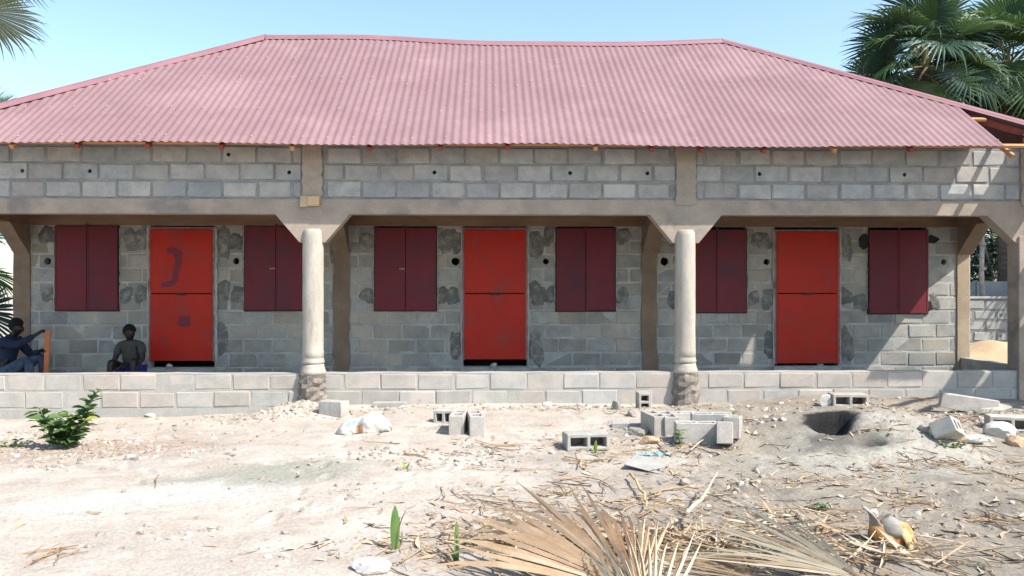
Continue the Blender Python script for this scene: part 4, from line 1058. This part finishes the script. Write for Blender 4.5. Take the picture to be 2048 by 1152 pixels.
def sack_patch(s0, s1, a0, a1, m, name, lift=.006, skew=0.0):
    mb = MB(); q = 10
    for i in range(q+1):
        for j in range(q+1):
            aa = a0+(a1-a0)*j/q; ss = s0+(s1-s0)*i/q+skew*(j/q)
            fi = ss*n; i0 = int(fi); fj = (aa/(2*PI)*k) % k; j0 = int(fj)
            g = lambda a, b: Vector(vs[a*k+b % k])
            pt = g(i0, j0).lerp(g(i0+1, j0), fi-i0).lerp(g(i0, j0+1).lerp(g(i0+1, j0+1), fi-i0), fj-j0)
            cen = Vector((pt.x, 0, .08)); mb.v.append(tuple(pt+(pt-cen).normalized()*lift))
    for i in range(q):
        for j in range(q): b = i*(q+1)+j; mb.f.append((b, b+q+1, b+q+2, b+1)); mb.m.append(0)
    return mb.obj(name, m, sack, True)
sack_patch(.26, .41, .68*PI, .92*PI, M_teal, 'print', .006, -.05)
sack_patch(.38, .54, .94*PI, 1.42*PI, M_bagdirt, 'torn_paper', .007, .0)

# ------------------------------------------------------------------ dry husk
p = G(1778, 1082); hk = empty('dry_husk', (p.x, p.y, p.z-.01), label='dry palm husk with orange rounded base and grey curled sheath', cat='husk')
mb = MB(); n, k = 16, 18; vs = []; rs = random.Random(6)
for i in range(n+1):
    t = i/n; z = .012+.135*t; r = .112*math.sin(PI*(.16+.60*t))**.7
    for j in range(k):
        a = 2*PI*j/k; q = 1+.10*math.sin(a*3+t*4)+.09*float(vnoise(a*2, t*5, 2))
        vs.append((r*1.1*q*math.cos(a), r*.9*q*math.sin(a), z+.012*float(vnoise(a*2, t*3, 5))))
fs = [(i*k+j, i*k+(j+1) % k, (i+1)*k+(j+1) % k, (i+1)*k+j) for i in range(n) for j in range(k)]+[tuple(range(k-1, -1, -1)), tuple(n*k+j for j in range(k))]
mb.add(vs, fs).obj('bulb', M_husk, hk, True)
def bract(az, w, pts, m, name):
    """a curved hollow sheath: cross-section like a gutter, tapering to a point"""
    mb = MB(); q = 9; vs = []
    for i, (r, z) in enumerate(pts):
        t = i/(len(pts)-1); ww = w*(1-.8*t**2.4)*random.Random(i*7+int(az*10)).uniform(.88, 1.08)+.004
        for j in range(q):
            b = (j/(q-1)-.5)*2; aa = az+b*ww/max(r, .06); rr = r-.025*b*b*(1-t)
            vs.append((rr*math.cos(aa), rr*math.sin(aa), z-.012*b*b))
    fs = [(i*q+j, i*q+j+1, (i+1)*q+j+1, (i+1)*q+j) for i in range(len(pts)-1) for j in range(q-1)]
    o = mb.add(vs, fs).obj(name, m, hk, True); md = o.modifiers.new('thick', 'SOLIDIFY'); md.thickness = .006
bract(R(165), .12, [(.105, .05), (.112, .10), (.108, .15), (.112, .185), (.128, .215), (.15, .24)], M_huskg, 'sheath')
bract(R(262), .115, [(.100, .085), (.104, .12), (.088, .155), (.062, .178), (.035, .19), (.01, .196)], M_huskg, 'sheath')
bract(R(75), .10, [(.10, .07), (.10, .12), (.09, .16), (.085, .19)], M_huskg, 'sheath')
bract(R(318), .055, [(.06, .155), (.095, .13), (.115, .085), (.125, .04), (.135, .0)], M_husky, 'split_sheath')
bract(R(340), .05, [(.05, .16), (.09, .145), (.118, .10), (.135, .055)], M_husky, 'split_sheath')
bract(R(225), .06, [(.09, .03), (.105, .06), (.10, .09), (.095, .11)], M_husk, 'split_sheath')

# ------------------------------------------------------------------ big dry fan leaves in front
def dry_fan(px, py, ang, Rr, nseg, spread, fused, label, mats, seed, tilt=0.0, roll=0.0, lift=.05, droop=.05, wid=1.0, fold=.4, ragged=.22, curl=.2, stalk=True, bow=0.0, mess=.05):
    p = G(px, py); rs = random.Random(seed)
    root = empty('dry_fan_leaf', (p.x, p.y, p.z+lift), label=label, cat='dry palm leaf', group='dry fan leaves lying in front')
    M = Matrix.Rotation(ang, 4, 'Z') @ Matrix.Rotation(tilt, 4, 'X') @ Matrix.Rotation(roll, 4, 'Y')
    mb = MB(); fan_blade(mb, Rr, nseg, spread, fused, droop, fold=fold, seed=seed, tipcurl=curl, ragged=ragged, M=M, wid=wid, cup=bow, mess=mess)
    # keep every point on or above the ground
    for i, v in enumerate(mb.v):
        x, y = p.x+v[0], p.y+v[1]; g = gz(x, y)+.006+.03*max(0, float(vnoise(x*9, y*9, 3))); z = p.z+lift+v[2]
        if z < g: mb.v[i] = (v[0], v[1], g-p.z-lift)
    nf = 2*(7-1); rk = random.Random(seed+5)
    for sgi in range(nseg):
        mi = [rk.choices((0, 1, 2), (.54, .28, .18))[0] for _ in (0, 1)]  # lighter and darker pleat halves: fold shading put into the colour
        for q in range(nf): mb.m[sgi*nf+q] = mi[q % 2]
    o = mb.obj('blade', mats, root)
    md = o.modifiers.new('thick', 'SOLIDIFY'); md.thickness = .0025
    if stalk:
        e = M @ Vector((0, -.55, 0)); e = Vector((e.x, e.y, min(e.z, gz(p.x+e.x, p.y+e.y)-p.z-lift+.02)))
        MB().tube([M @ Vector((0, .09, .0)), M @ Vector((0, -.1, 0)), e], [.02, .026, .03], 8, flat=.6).obj('stalk', M_drydark, root, True)
    return root
dry_fan(1275, 1212, R(33), 1.24, 42, R(108), .50, 'big brown dry fan leaf spread at the bottom middle of the ground', [M_dry, M_drypale, M_dry], 3, tilt=R(19), roll=R(2), lift=.03, droop=.10, curl=.25, fold=.95, ragged=.28, mess=.03, wid=.92)
dry_fan(1300, 1305, R(-6), .88, 15, R(52), .5, 'pale bleached dry fan leaf with open white fingers right of the big brown one', [M_drypale, M_drypale, M_dry], 5, tilt=R(17), lift=.05, droop=.04, wid=.72, fold=.9, curl=.10, mess=.02)
dry_fan(1722, 1180, R(48), 1.22, 46, R(74), .20, 'long straw coloured dry fan leaf pointing left from the lower right', [M_drypale, M_dry, M_drypale], 7, tilt=R(11), roll=R(-5), lift=.05, droop=.06, wid=1.7, curl=.25, ragged=.5, fold=.9, mess=.09)
dry_fan(1530, 1165, R(46), .95, 18, R(75), .35, 'shredded brown dry fan leaf under the straw coloured one', [M_dry, M_drydark, M_drypale], 8, tilt=R(7), lift=.02, droop=.03, wid=.6, curl=.2, ragged=.45, stalk=False, fold=.9)
dry_fan(1335, 1110, R(8), .55, 14, R(95), .35, 'small tangled brown fan leaf lying between the two big dry fans', [M_dry, M_drydark, M_drypale], 12, tilt=R(8), lift=.03, droop=.05, wid=.6, curl=.3, ragged=.45, stalk=False, fold=.9)
dry_fan(1180, 1140, R(44), .85, 16, R(80), .35, 'ragged thin dry fan leaf lying beneath the left tips of the big brown one', [M_drypale, M_dry, M_drydark], 10, tilt=R(2), lift=.02, droop=.0, wid=.55, curl=.15, ragged=.4, stalk=False, fold=.9)

# ------------------------------------------------------------------ seedlings and small plants
def strap(mb, base, az, ln, w, lean, n=8, fold=.3):
    d = Vector((math.cos(az), math.sin(az), 0)); sd = Vector((-d.y, d.x, 0)); vs = []
    for i in range(n+1):
        t = i/n; q = base+d*(lean*ln*t*t)+Vector((0, 0, ln*(t-.25*lean*t*t))); ww = w*(math.sin(PI*(.12+.83*t))**.7)*(1 if t < .97 else .5)
        vs += [q-sd*ww+d*ww*fold, q, q+sd*ww+d*ww*fold]
    fs = []
    for i in range(n): fs += [(3*i, 3*i+1, 3*i+4, 3*i+3), (3*i+1, 3*i+2, 3*i+5, 3*i+4)]
    mb.add(vs, fs)
def seedling(px, py, label, blades, m=M_sprout, dead=(), group='palm seedlings'):
    p = G(px, py); t = empty('palm_seedling', (p.x, p.y, p.z-.01), label=label, cat='seedling', group=group)
    for b in blades: mb = MB(); strap(mb, Vector((0, 0, 0)), *b); mb.obj('blade', m, t, True)
    for b in dead: mb = MB(); strap(mb, Vector((0, 0, 0)), *b); mb.obj('dry_blade', M_drydark, t, True)
seedling(790, 1102, 'palm seedling with one broad upright green blade on open sand', [(R(97), .26, .027, .10), (R(60), .20, .012, .22)], dead=[(R(35), .26, .008, .30)])
seedling(914, 1128, 'narrow green palm seedling close to the tips of the big dry fan', [(R(100), .24, .014, .12), (R(200), .15, .016, .4), (R(240), .10, .02, .5)], dead=[(R(140), .16, .006, .8)])
seedling(1190, 908, 'short yellow green sprout in front of the lone block', [(R(60), .13, .018, .15), (R(170), .10, .015, .4)], M_leafy)
seedling(812, 933, 'tiny yellow green sprout in the litter below the white sack', [(R(20), .07, .022, .5), (R(160), .08, .022, .5)], M_leafy)
def leaf_geo(mb, base, d, up, ln, w, bend=.25):
    d = d.normalized(); s = d.cross(up).normalized(); nn = s.cross(d).normalized(); vs = []
    for t, ww in ((0, .06), (.22, .75), (.5, 1.0), (.78, .68), (1, .04)):
        q = base+d*ln*t-nn*bend*ln*t*t
        vs += [q-s*w*ww+nn*w*ww*.28, q, q+s*w*ww+nn*w*ww*.28]
    fs = []
    for i in range(4): fs += [(3*i, 3*i+1, 3*i+4, 3*i+3), (3*i+1, 3*i+2, 3*i+5, 3*i+4)]
    mb.add(vs, fs)
lm = MB(); leaf_geo(lm, Vector((0, 0, 0)), Vector((0, 1, 0)), Vector((0, 0, 1)), 1, .27); LEAF = lm.mesh('leaf_mesh', M_leaf, True)
lm = MB(); leaf_geo(lm, Vector((0, 0, 0)), Vector((0, 1, 0)), Vector((0, 0, 1)), 1, .27); LEAFY = lm.mesh('leaf_mesh', M_leafy, True)
def put_leaf(parent, base, d, ln, me=None, roll=None):
    o = bpy.data.objects.new('leaf', me or LEAF); link(o, parent); d = d.normalized()
    q = d.to_track_quat('Y', 'Z') @ Quaternion((0, 1, 0), random.uniform(-.7, .7) if roll is None else roll)
    o.rotation_mode = 'QUATERNION'; o.rotation_quaternion = q; o.location = base; o.scale = (ln, ln, ln)
def plant(px, py, label, stems, lsize, step, cat='plant', name='small_plant', yellow_tip=False, group=None, stem_r=.008):
    p = G(px, py); t = empty(name, (p.x, p.y, p.z-.01), label=label, cat=cat, group=group)
    for (dx, dy, h, lean) in stems:
        pts = [Vector((dx*q+lean*q*q*.5, dy*q, h*q)) for q in (0, .25, .5, .75, 1)]
        MB().tube(pts, [stem_r, stem_r*.9, stem_r*.75, stem_r*.6, stem_r*.4], 6).obj('stem', M_petiole, t, True)
        n = max(3, int(h/step))
        for i in range(n):
            q = .12+.88*(i+.5)/n; b = pts[0].lerp(pts[-1], q); j = q*4; b = pts[int(min(3, j))].lerp(pts[int(min(3, j))+1], j-int(min(3, j)))
            for s in (0, PI):
                a = i*1.9+s+random.uniform(-.4, .4); up = random.uniform(.1, .7)
                put_leaf(t, b, Vector((math.cos(a), math.sin(a), up)), lsize*random.uniform(.7, 1.15)*(1-.35*q*(q > .9)), LEAFY if (yellow_tip and q > .93) else None)
    return t
random.seed(5)
plant(132, 897, 'green leafy shrub with one tall leaning shoot in front of the low wall', [(.26, .0, .58, .12), (.16, .06, .40, .05), (.05, -.05, .36, .0), (-.1, .05, .30, -.05), (-.24, 0, .28, -.1), (-.3, .06, .40, -.02), (.02, .1, .30, 0), (.12, -.1, .24, .05), (-.16, -.09, .2, -.05), (.2, -.05, .3, .05)], .15, .034, 'shrub', 'leafy_shrub', True, stem_r=.009)
plant(1358, 892, 'fresh green seedling in front of the long block of the pile', [(0, 0, .17, .0), (.02, -.02, .09, .02)], .075, .04, group='small green plants')
plant(1466, 850, 'small bright green plant behind the right end of the block pile', [(0, 0, .13, .02)], .13, .06, group='small green plants')
plant(22, 893, 'low yellow green weeds at the left edge beside the shrub', [(-.1, 0, .08, -.05), (.05, .02, .09, .05), (.15, -.02, .07, .08), (-.2, .03, .06, -.1)], .06, .025, yellow_tip=True, cat='weeds', group='low weeds')
plant(1637, 1022, 'faded green tuft on bare ground left of the orange husk', [(-.03, 0, .05, -.05), (.04, 0, .06, .05), (.0, .03, .05, .0)], .055, .02, cat='weeds', group='low weeds')
plant(1905, 893, 'small yellow green weeds around the rock at the right', [(-.1, 0, .06, -.05), (.06, 0, .07, .05), (.15, .03, .05, .0)], .055, .02, yellow_tip=True, cat='weeds', group='low weeds')
# ------------------------------------------------------------------ two seated people
def skin(name, P, E, root, m, parent=None, sub=2, smooth=True):
    names = list(P); me = bpy.data.meshes.new(name)
    me.from_pydata([P[k][0] for k in names], [(names.index(a), names.index(b)) for a, b in E], [])
    o = bpy.data.objects.new(name, me); COL.objects.link(o)
    md = o.modifiers.new('skin', 'SKIN'); md.use_smooth_shade = True
    for i, k in enumerate(names):
        r = P[k][1]; r = r if isinstance(r, tuple) else (r, r)
        me.skin_vertices[0].data[i].radius = r; me.skin_vertices[0].data[i].use_root = (k == root)
    sb = o.modifiers.new('sub', 'SUBSURF'); sb.levels = sub; sb.render_levels = sub
    dg = bpy.context.evaluated_depsgraph_get(); new = bpy.data.meshes.new_from_object(o.evaluated_get(dg))
    bpy.data.objects.remove(o); bpy.data.meshes.remove(me)
    new.materials.clear(); new.materials.append(m); new.polygons.foreach_set('use_smooth', [True]*len(new.polygons))
    return link(bpy.data.objects.new(name, new), parent)
def mixv(a, b, t): return tuple(Vector(a).lerp(Vector(b), t))
def person(root_loc, rz, label, J, outfit, head_yaw=0.0, head_pitch=0.0, size=1.0):
    root = empty('person', root_loc, rz, label=label, cat='person'); root.scale = (size, size, size)
    P = {}; E = []
    def add(k, p, r, to=None):
        P[k] = (tuple(p), r)
        if to: E.append((to, k))
    add('pelvis', J['pelvis'], (.125, .10)); add('waist', mixv(J['pelvis'], J['chest'], .5), (.115, .09), 'pelvis'); add('chest', J['chest'], (.135, .10), 'waist')
    add('neck0', mixv(J['chest'], J['neck'], .8), (.075, .065), 'chest'); add('neck', J['neck'], .05, 'neck0')
    hd = Vector(J['head']); add('jaw', hd+Vector((0, 0, -.055)), (.058, .062), 'neck'); add('skull', hd+Vector((0, 0, .01)), (.072, .082), 'jaw'); add('crown', hd+Vector((0, 0, .07)), (.06, .066), 'skull')
    f = Vector((math.cos(head_yaw), math.sin(head_yaw), -head_pitch)); sd = Vector((-f.y, f.x, 0)).normalized()
    add('nose', hd+f*.098+Vector((0, 0, -.012)), .011, 'skull')
    for s, q in (('l', 1), ('r', -1)):
        add('ear'+s, hd+sd*.083*q-f*.01, .014, 'skull')
        add('sh'+s, J['sh'+s], .058, 'neck0'); add('el'+s, J['el'+s], .040, 'sh'+s); add('wr'+s, J['wr'+s], .026, 'el'+s)
        add('hip'+s, J['hip'+s], .085, 'pelvis'); add('kn'+s, J['kn'+s], .056, 'hip'+s); add('an'+s, J['an'+s], .036, 'kn'+s); add('toe'+s, J['toe'+s], .030, 'an'+s)
        w = Vector(J['wr'+s]); dr = (w-Vector(J['el'+s])).normalized(); pd = Vector(J['pd'+s]).normalized(); ac = dr.cross(pd).normalized()
        add('palm'+s, w+dr*.055, (.030, .016), 'wr'+s)
        for i in range(4):
            o_ = ac*(.025-.0165*i); ln = (.055, .062, .058, .045)[i]
            a = w+dr*.085+o_; b = a+dr*ln*.55+pd*ln*.35; c = b+dr*ln*.15+pd*ln*.5
            add(f'fa{s}{i}', a, .0095, 'palm'+s); add(f'fb{s}{i}', b, .0085, f'fa{s}{i}'); add(f'fc{s}{i}', c, .007, f'fb{s}{i}')
        t0 = w+dr*.03+ac*.034+pd*.006; add('ta'+s, t0, .011, 'palm'+s); add('tb'+s, t0+dr*.032+ac*.014+pd*.022, .009, 'ta'+s)
    skin('body', P, E, 'pelvis', M_skin, root)
    # hair: close cap over the skull
    bm = bmesh.new(); bmesh.ops.create_uvsphere(bm, u_segments=20, v_segments=14, radius=1)
    for v in bm.verts:
        v.co = Vector((v.co.x*.100, v.co.y*.094, v.co.z*.105))
        v.co *= 1+.05*math.sin(v.co.x*130)*math.sin(v.co.y*140)*math.sin(v.co.z*120)
    cutp = f*.055+Vector((0, 0, -.03))
    nrm_ = (f*.8+Vector((0, 0, -.75))).normalized()
    for v in bm.verts:
        dd = v.co.dot(nrm_)-.028
        if dd > 0: v.co -= nrm_*dd
    me = bpy.data.meshes.new('hair'); bm.to_mesh(me); bm.free(); me.materials.append(M_hair); me.polygons.foreach_set('use_smooth', [True]*len(me.polygons))
    h = link(bpy.data.objects.new('hair', me), root); h.location = hd+Vector((0, 0, .032))-f*.012
    for q in (1, -1):
        bm = bmesh.new(); bmesh.ops.create_uvsphere(bm, u_segments=8, v_segments=6, radius=.0115)
        me = bpy.data.meshes.new('eye'); bm.to_mesh(me); bm.free(); me.materials.append(M_eye); e = link(bpy.data.objects.new('eye', me), root); e.location = hd+f*.074+sd*.03*q+Vector((0, 0, .012))
    # clothes grown from the same joints, a little fuller
    C = {}; CE = []
    def cadd(k, p, r, to=None):
        C[k] = (tuple(p), r)
        if to: CE.append((to, k))
    g = .016
    cadd('pelvis', mixv(J['pelvis'], J['chest'], .08), (.125+g, .105+g)); cadd('waist', P['waist'][0], (.125+g, .10+g), 'pelvis'); cadd('chest', J['chest'], (.142+g, .108+g), 'waist'); cadd('neck0', mixv(J['chest'], J['neck'], .72), (.09, .08), 'chest')
    for s in 'lr':
        cadd('sh'+s, J['sh'+s], .064+g*.7, 'neck0')
        if outfit['sleeve'] == 'long': cadd('el'+s, J['el'+s], .048+g*.6, 'sh'+s); cadd('wr'+s, mixv(J['el'+s], J['wr'+s], .92), .034+g*.4, 'el'+s)
        else: cadd('el'+s, mixv(J['sh'+s], J['el'+s], .62), .05+g*.7, 'sh'+s)
    skin(outfit['top'], C, CE, 'pelvis', outfit['mtop'], root)
    C.clear(); CE.clear()
    cadd('pelvis', J['pelvis'], (.13+g, .11+g))
    for s in 'lr':
        cadd('hip'+s, J['hip'+s], .092+g, 'pelvis'); cadd('kn'+s, J['kn'+s] if outfit['leg'] == 'long' else mixv(J['hip'+s], J['kn'+s], .8), .064+g*.6, 'hip'+s)
        if outfit['leg'] == 'long': cadd('an'+s, mixv(J['kn'+s], J['an'+s], .9), .048+g*.3, 'kn'+s)
    skin(outfit['bottom'], C, CE, 'pelvis', outfit['mbot'], root)
    for s in 'lr':
        a, t = Vector(J['an'+s]), Vector(J['toe'+s]); MB().tube([a.lerp(t, -.35)-Vector((0, 0, .03)), a.lerp(t, .5)-Vector((0, 0, .028)), t.lerp(a, -.2)-Vector((0, 0, .02))], [.034, .042, .034], 10, flat=.35).obj('sandal', M_black, root, True)
    return root
ZF = .05
# local frames: z from the floor; A faces +x (toward the house middle), B faces the camera
ax, ay = -7.08, 11.2
JA = dict(pelvis=(-.03, 0, .30), chest=(.045, 0, .62), neck=(.095, 0, .79), head=(.15, 0, .895), shl=(.05, .185, .71), shr=(.07, -.185, .705),
          elr=(.27, -.20, .66), wrr=(.45, -.06, .80), ell=(.25, .16, .50), wrl=(.44, .05, .56), hipl=(.06, .10, .27), hipr=(.06, -.10, .27), knl=(.42, .13, .50), knr=(.40, -.15, .47),
          anl=(.46, .13, .10), anr=(.44, -.15, .10), toel=(.60, .14, .035), toer=(.58, -.17, .035), pdr=(.2, .7, -.5), pdl=(.3, -.6, -.3))
person((ax, ay, ZF), 0, 'seated person in a dark blue jacket holding an orange board at the left end', JA, dict(sleeve='long', top='jacket', mtop=M_denim, leg='long', bottom='jeans', mbot=M_jean), 0, .35)
seat_me = HB[0]
s1 = bpy.data.objects.new('seat_block', HB[0]); link(s1, None, None, 'concrete block used as a seat by the person in the blue jacket', 'concrete block'); s1.location = (ax-.04, ay, ZF); s1.rotation_euler.z = PI/2
ob = MB().box((-.032, -.012, 0), (.032, .012, .86)).obj('orange_board', M_orange, label='upright orange wooden board held by the person in the blue jacket', cat='board'); bevel_mesh(ob.data, .003)
ob.location = (ax+.555, ay-.02, ZF); ob.rotation_euler = (0, R(2.5), R(15))
bx, by = -5.33, 11.25
JB = dict(pelvis=(0, 0, .28), chest=(.0, -.06, .60), neck=(.0, -.10, .77), head=(.01, -.125, .885), shl=(.17, -.08, .69), shr=(-.165, -.08, .68),
          elr=(-.225, -.15, .44), wrr=(-.02, -.36, .43), ell=(.235, -.18, .46), wrl=(.06, -.37, .41), hipl=(.10, -.04, .26), hipr=(-.10, -.04, .26), knl=(.19, -.40, .49), knr=(-.14, -.42, .47),
          anl=(.20, -.42, .10), anr=(-.15, -.44, .10), toel=(.23, -.57, .035), toer=(-.16, -.59, .035), pdr=(.2, -.2, -.8), pdl=(-.2, -.2, -.8))
person((bx, by, ZF+.03), 0, 'person in an olive shirt and blue shorts sitting beside the first red door', JB, dict(sleeve='short', top='shirt', mtop=M_tee, leg='short', bottom='shorts', mbot=M_blue), R(-35), .1, .9)
s2 = bpy.data.objects.new('seat_block', HB[1]); link(s2, None, None, 'concrete block used as a seat by the person in the olive shirt', 'concrete block'); s2.location = (bx, by+.02, ZF)
# ------------------------------------------------------------------ uncountable litter: gravel, dry leaf scraps, twigs
def scatter(name, label, m, tmpls, samples, kind='stuff', smooth=False):
    """tmpls: list of (verts Nx3, faces); samples: list of (x, y, z, scale, euler, template)"""
    V = []; F = []; base = 0
    for x, y, z, s, eu, k in samples:
        v, f = tmpls[k]; Rm = np.array(Euler(eu).to_matrix()); sv = np.array(s) if hasattr(s, '__len__') else s
        w = (v*sv) @ Rm.T+np.array((x, y, z)); V.append(w); F += [tuple(i+base for i in q) for q in f]; base += len(v)
    me = bpy.data.meshes.new(name); me.from_pydata(np.concatenate(V).tolist(), [], F); me.materials.append(m)
    if smooth: me.polygons.foreach_set('use_smooth', [True]*len(me.polygons))
    return link(bpy.data.objects.new(name, me), kind=kind, label=label)
rs = random.Random(77)
def pebble(seed):
    r_ = random.Random(seed); bm = bmesh.new(); bmesh.ops.create_icosphere(bm, subdivisions=1, radius=1)
    for v in bm.verts: v.co *= r_.uniform(.6, 1.15); v.co.z *= .65
    v = np.array([tuple(q.co) for q in bm.verts]); f = [tuple(q.index for q in p.verts) for p in bm.faces]; bm.free(); return v, f
PEB = [pebble(i) for i in range(6)]
def scrap(seed, curl=1.0, n=4):
    """curled strip of dry leaf, about 1 long"""
    r_ = random.Random(seed); vs = []; a = r_.uniform(-.7, .7)
    for i in range(n+1):
        t = i/n-.5; w = .10*(1-(2*t)**2*.8)*r_.uniform(.7, 1.2); x = t; y = a*t*t; z = curl*(.22*(t*t)+r_.uniform(0, .05))
        vs += [(x, y-w, z+.03), (x, y, z), (x, y+w, z+.03+r_.uniform(-.03, .03))]
    fs = []
    for i in range(n): fs += [(3*i, 3*i+1, 3*i+4, 3*i+3), (3*i+1, 3*i+2, 3*i+5, 3*i+4)]
    return np.array(vs), fs
SCR = [scrap(i, c) for i, c in enumerate((1, .6, 1.4, .3, 1.8, .8))]
def twig(seed):
    r_ = random.Random(seed); vs = []; n = 4; y = z = 0
    for i in range(n+1):
        t = i/n-.5; rr = .016*(1-.5*(t+.5)); y += r_.uniform(-.05, .05); z = .03+r_.uniform(-.01, .03)
        vs += [(t, y-rr, z), (t, y+rr*.6, z+rr), (t, y+rr*.6, z-rr)]
    fs = [(3*i+j, 3*i+(j+1) % 3, 3*i+3+(j+1) % 3, 3*i+3+j) for i in range(n) for j in range(3)]
    return np.array(vs), fs
TWG = [twig(i) for i in range(6)]
# where litter lies, as patches of the yard (x, y, half width, half depth, share)
def yard(n, patches, clump=.65):
    out = []; tot = sum(p[4] for p in patches)
    ok = lambda px, py: 3.2 < py < 9.85+.0297*px and abs(px) < 7 and ((px-PIT[0])/.36)**2+((py-PIT[1])/.32)**2 > 1
    for x, y, rx, ry, w in patches:
        m = int(n*w/tot); pick = lambda: (rs.gauss(x, rx*.55), rs.gauss(y, ry*.55)) if rx < 3 else (rs.uniform(x-rx, x+rx), rs.uniform(y-ry, y+ry))
        seeds = [pick() for _ in range(max(2, m//14))]
        while m > 0:
            if rs.random() < clump: s = rs.choice(seeds); px, py = rs.gauss(s[0], .13), rs.gauss(s[1], .09)
            else: px, py = pick()
            if ok(px, py): out.append((px, py)); m -= 1
    return out
def g_(x, y): return gz(x, y)
RUB = [(-2.4, 5.4, 2.4, 1.2, .5), (2.2, 8.35, .7, .35, 2.2), (1.9, 7.7, .6, .25, .8), (5.0, 8.6, .7, .5, 1.2), (-4.7, 8.0, 1.3, .9, 3.2), (-4.0, 7.2, 1.3, .5, 1.6), (-3.6, 9.2, 2.5, .5, 1.0), (-2.5, 9.3, .5, .4, 1.4), (0, 9.45, 3.9, .3, 2.2), (3, 9.45, 3.5, .3, 1.2), (1.6, 8.0, 1.1, .5, 1.4), (4.6, 8.2, 1.4, .8, 2.0), (-.6, 6.9, .9, .4, 1.2), (3.2, 8.3, .9, .5, 1.0), (0, 6.6, 6.5, 3.1, 2.6), (2.6, 5.4, 1.8, 1.0, 1.2)]
def samp(pts, s0, s1, nt, sink=.25, zup=0.0, tilt=.6, pw=2.2):
    o = []
    for x, y in pts:
        s = s0+(s1-s0)*rs.random()**pw
        o.append((x, y, g_(x, y)+zup*s-sink*s*0, (s, s*rs.uniform(.7, 1.1), s*rs.uniform(.7, 1.1)), (rs.uniform(-tilt, tilt), rs.uniform(-tilt, tilt), rs.uniform(0, 6.28)), rs.randrange(nt)))
    return o
M_grav = mat('yard_gravel', (0.36, 0.31, 0.26), (0.24, 0.205, 0.175), 21, bump=.3)
M_gravp = mat('yard_gravel_pale', (0.47, 0.435, 0.385), (0.37, 0.335, 0.29), 21, bump=.3)
M_gravr = mat('broken_brick_red', (0.36, 0.24, 0.18), (0.28, 0.18, 0.135), 21, bump=.3)
scatter('gravel', 'brown grey gravel and crumbs strewn over the yard', M_grav, PEB, samp(yard(3600, RUB), .006, .042, 6))
scatter('pale_gravel', 'pale mortar crumbs strewn along the wall and over the yard', M_gravp, PEB, samp(yard(1900, RUB), .006, .042, 6))
scatter('red_gravel', 'reddish crumbs in the rubble near the shrub', M_gravr, PEB, samp(yard(330, [(-4.0, 7.9, 1.2, .6, 4), (-3.4, 7.6, .8, .5, 2), (1.6, 8.1, .9, .4, 1), (2.3, 9.4, .6, .2, 1)]), .006, .028, 6))
LIT = [(1.2, 5.0, 1.6, .8, 3.0), (2.9, 5.5, 1.5, .9, 2.6), (1.8, 6.4, 1.5, .7, 2.4), (3.6, 6.4, 1.4, .8, 2.2), (-.3, 5.1, .5, .5, 1.4), (.3, 5.6, .9, .5, 1.2), (2.9, 4.3, .9, .25, .9), (1.4, 7.4, 1.0, .5, 1.3), (4.6, 7.9, 1.2, .7, 1.4), (-.1, 7.4, .8, .4, 1.0), (3.3, 7.6, .8, .5, .8), (0, 6.6, 6.5, 3.1, 1.3), (1, 9.4, 4.5, .25, .9), (-.6, 4.5, .5, .35, 1.0)]
scatter('dry_leaf_litter', 'straw coloured dry leaf scraps scattered over the right half of the yard', M_drypale, SCR, samp(yard(1500, LIT), .02, .17, 6, zup=.02, tilt=.35, pw=3.0))
scatter('brown_leaf_litter', 'brown dry leaf scraps scattered over the right half of the yard', M_dry, SCR, samp(yard(1700, LIT), .02, .15, 6, zup=.02, tilt=.35, pw=3.0))
scatter('dark_leaf_litter', 'dark rotten leaf scraps scattered over the right half of the yard', M_drydark, SCR, samp(yard(1100, LIT), .015, .10, 6, zup=.02, tilt=.35, pw=3.0))
scatter('twig_litter', 'thin grey brown twigs scattered over the yard', M_drydark, TWG, [(x, y, g_(x, y), (s, s, s), (rs.uniform(-.1, .1), rs.uniform(-.15, .15), rs.uniform(0, 6.28)), rs.randrange(6)) for x, y in yard(520, LIT) for s in (rs.uniform(.08, .38),)])
HEAP = [(.9, 4.6, .9, .35, 2.0), (1.5, 4.75, .6, .3, 2.0), (.3, 4.75, .5, .3, .8), (-.15, 4.6, .35, .25, .6), (2.1, 4.4, .5, .25, 1.0)]
for nm, lb, m_, n_ in (('dry_strands', 'long straw coloured dry leaf strands heaped round the big dry fans', M_drypale, 200), ('brown_strands', 'long brown dry leaf strands heaped round the big dry fans', M_dry, 170), ('dark_strands', 'dark thin leaf strands heaped round the big dry fans', M_drydark, 60)):
    scatter(nm, lb, m_, SCR, [(x, y, g_(x, y)+rs.uniform(.005, .07), (s, s*rs.uniform(.18, .4), s*.45), (rs.uniform(-.25, .25), rs.uniform(-.3, .3), rs.gauss(2.2, .7)), rs.randrange(6)) for x, y in yard(n_, HEAP, .3) for s in (rs.uniform(.12, .48),)])
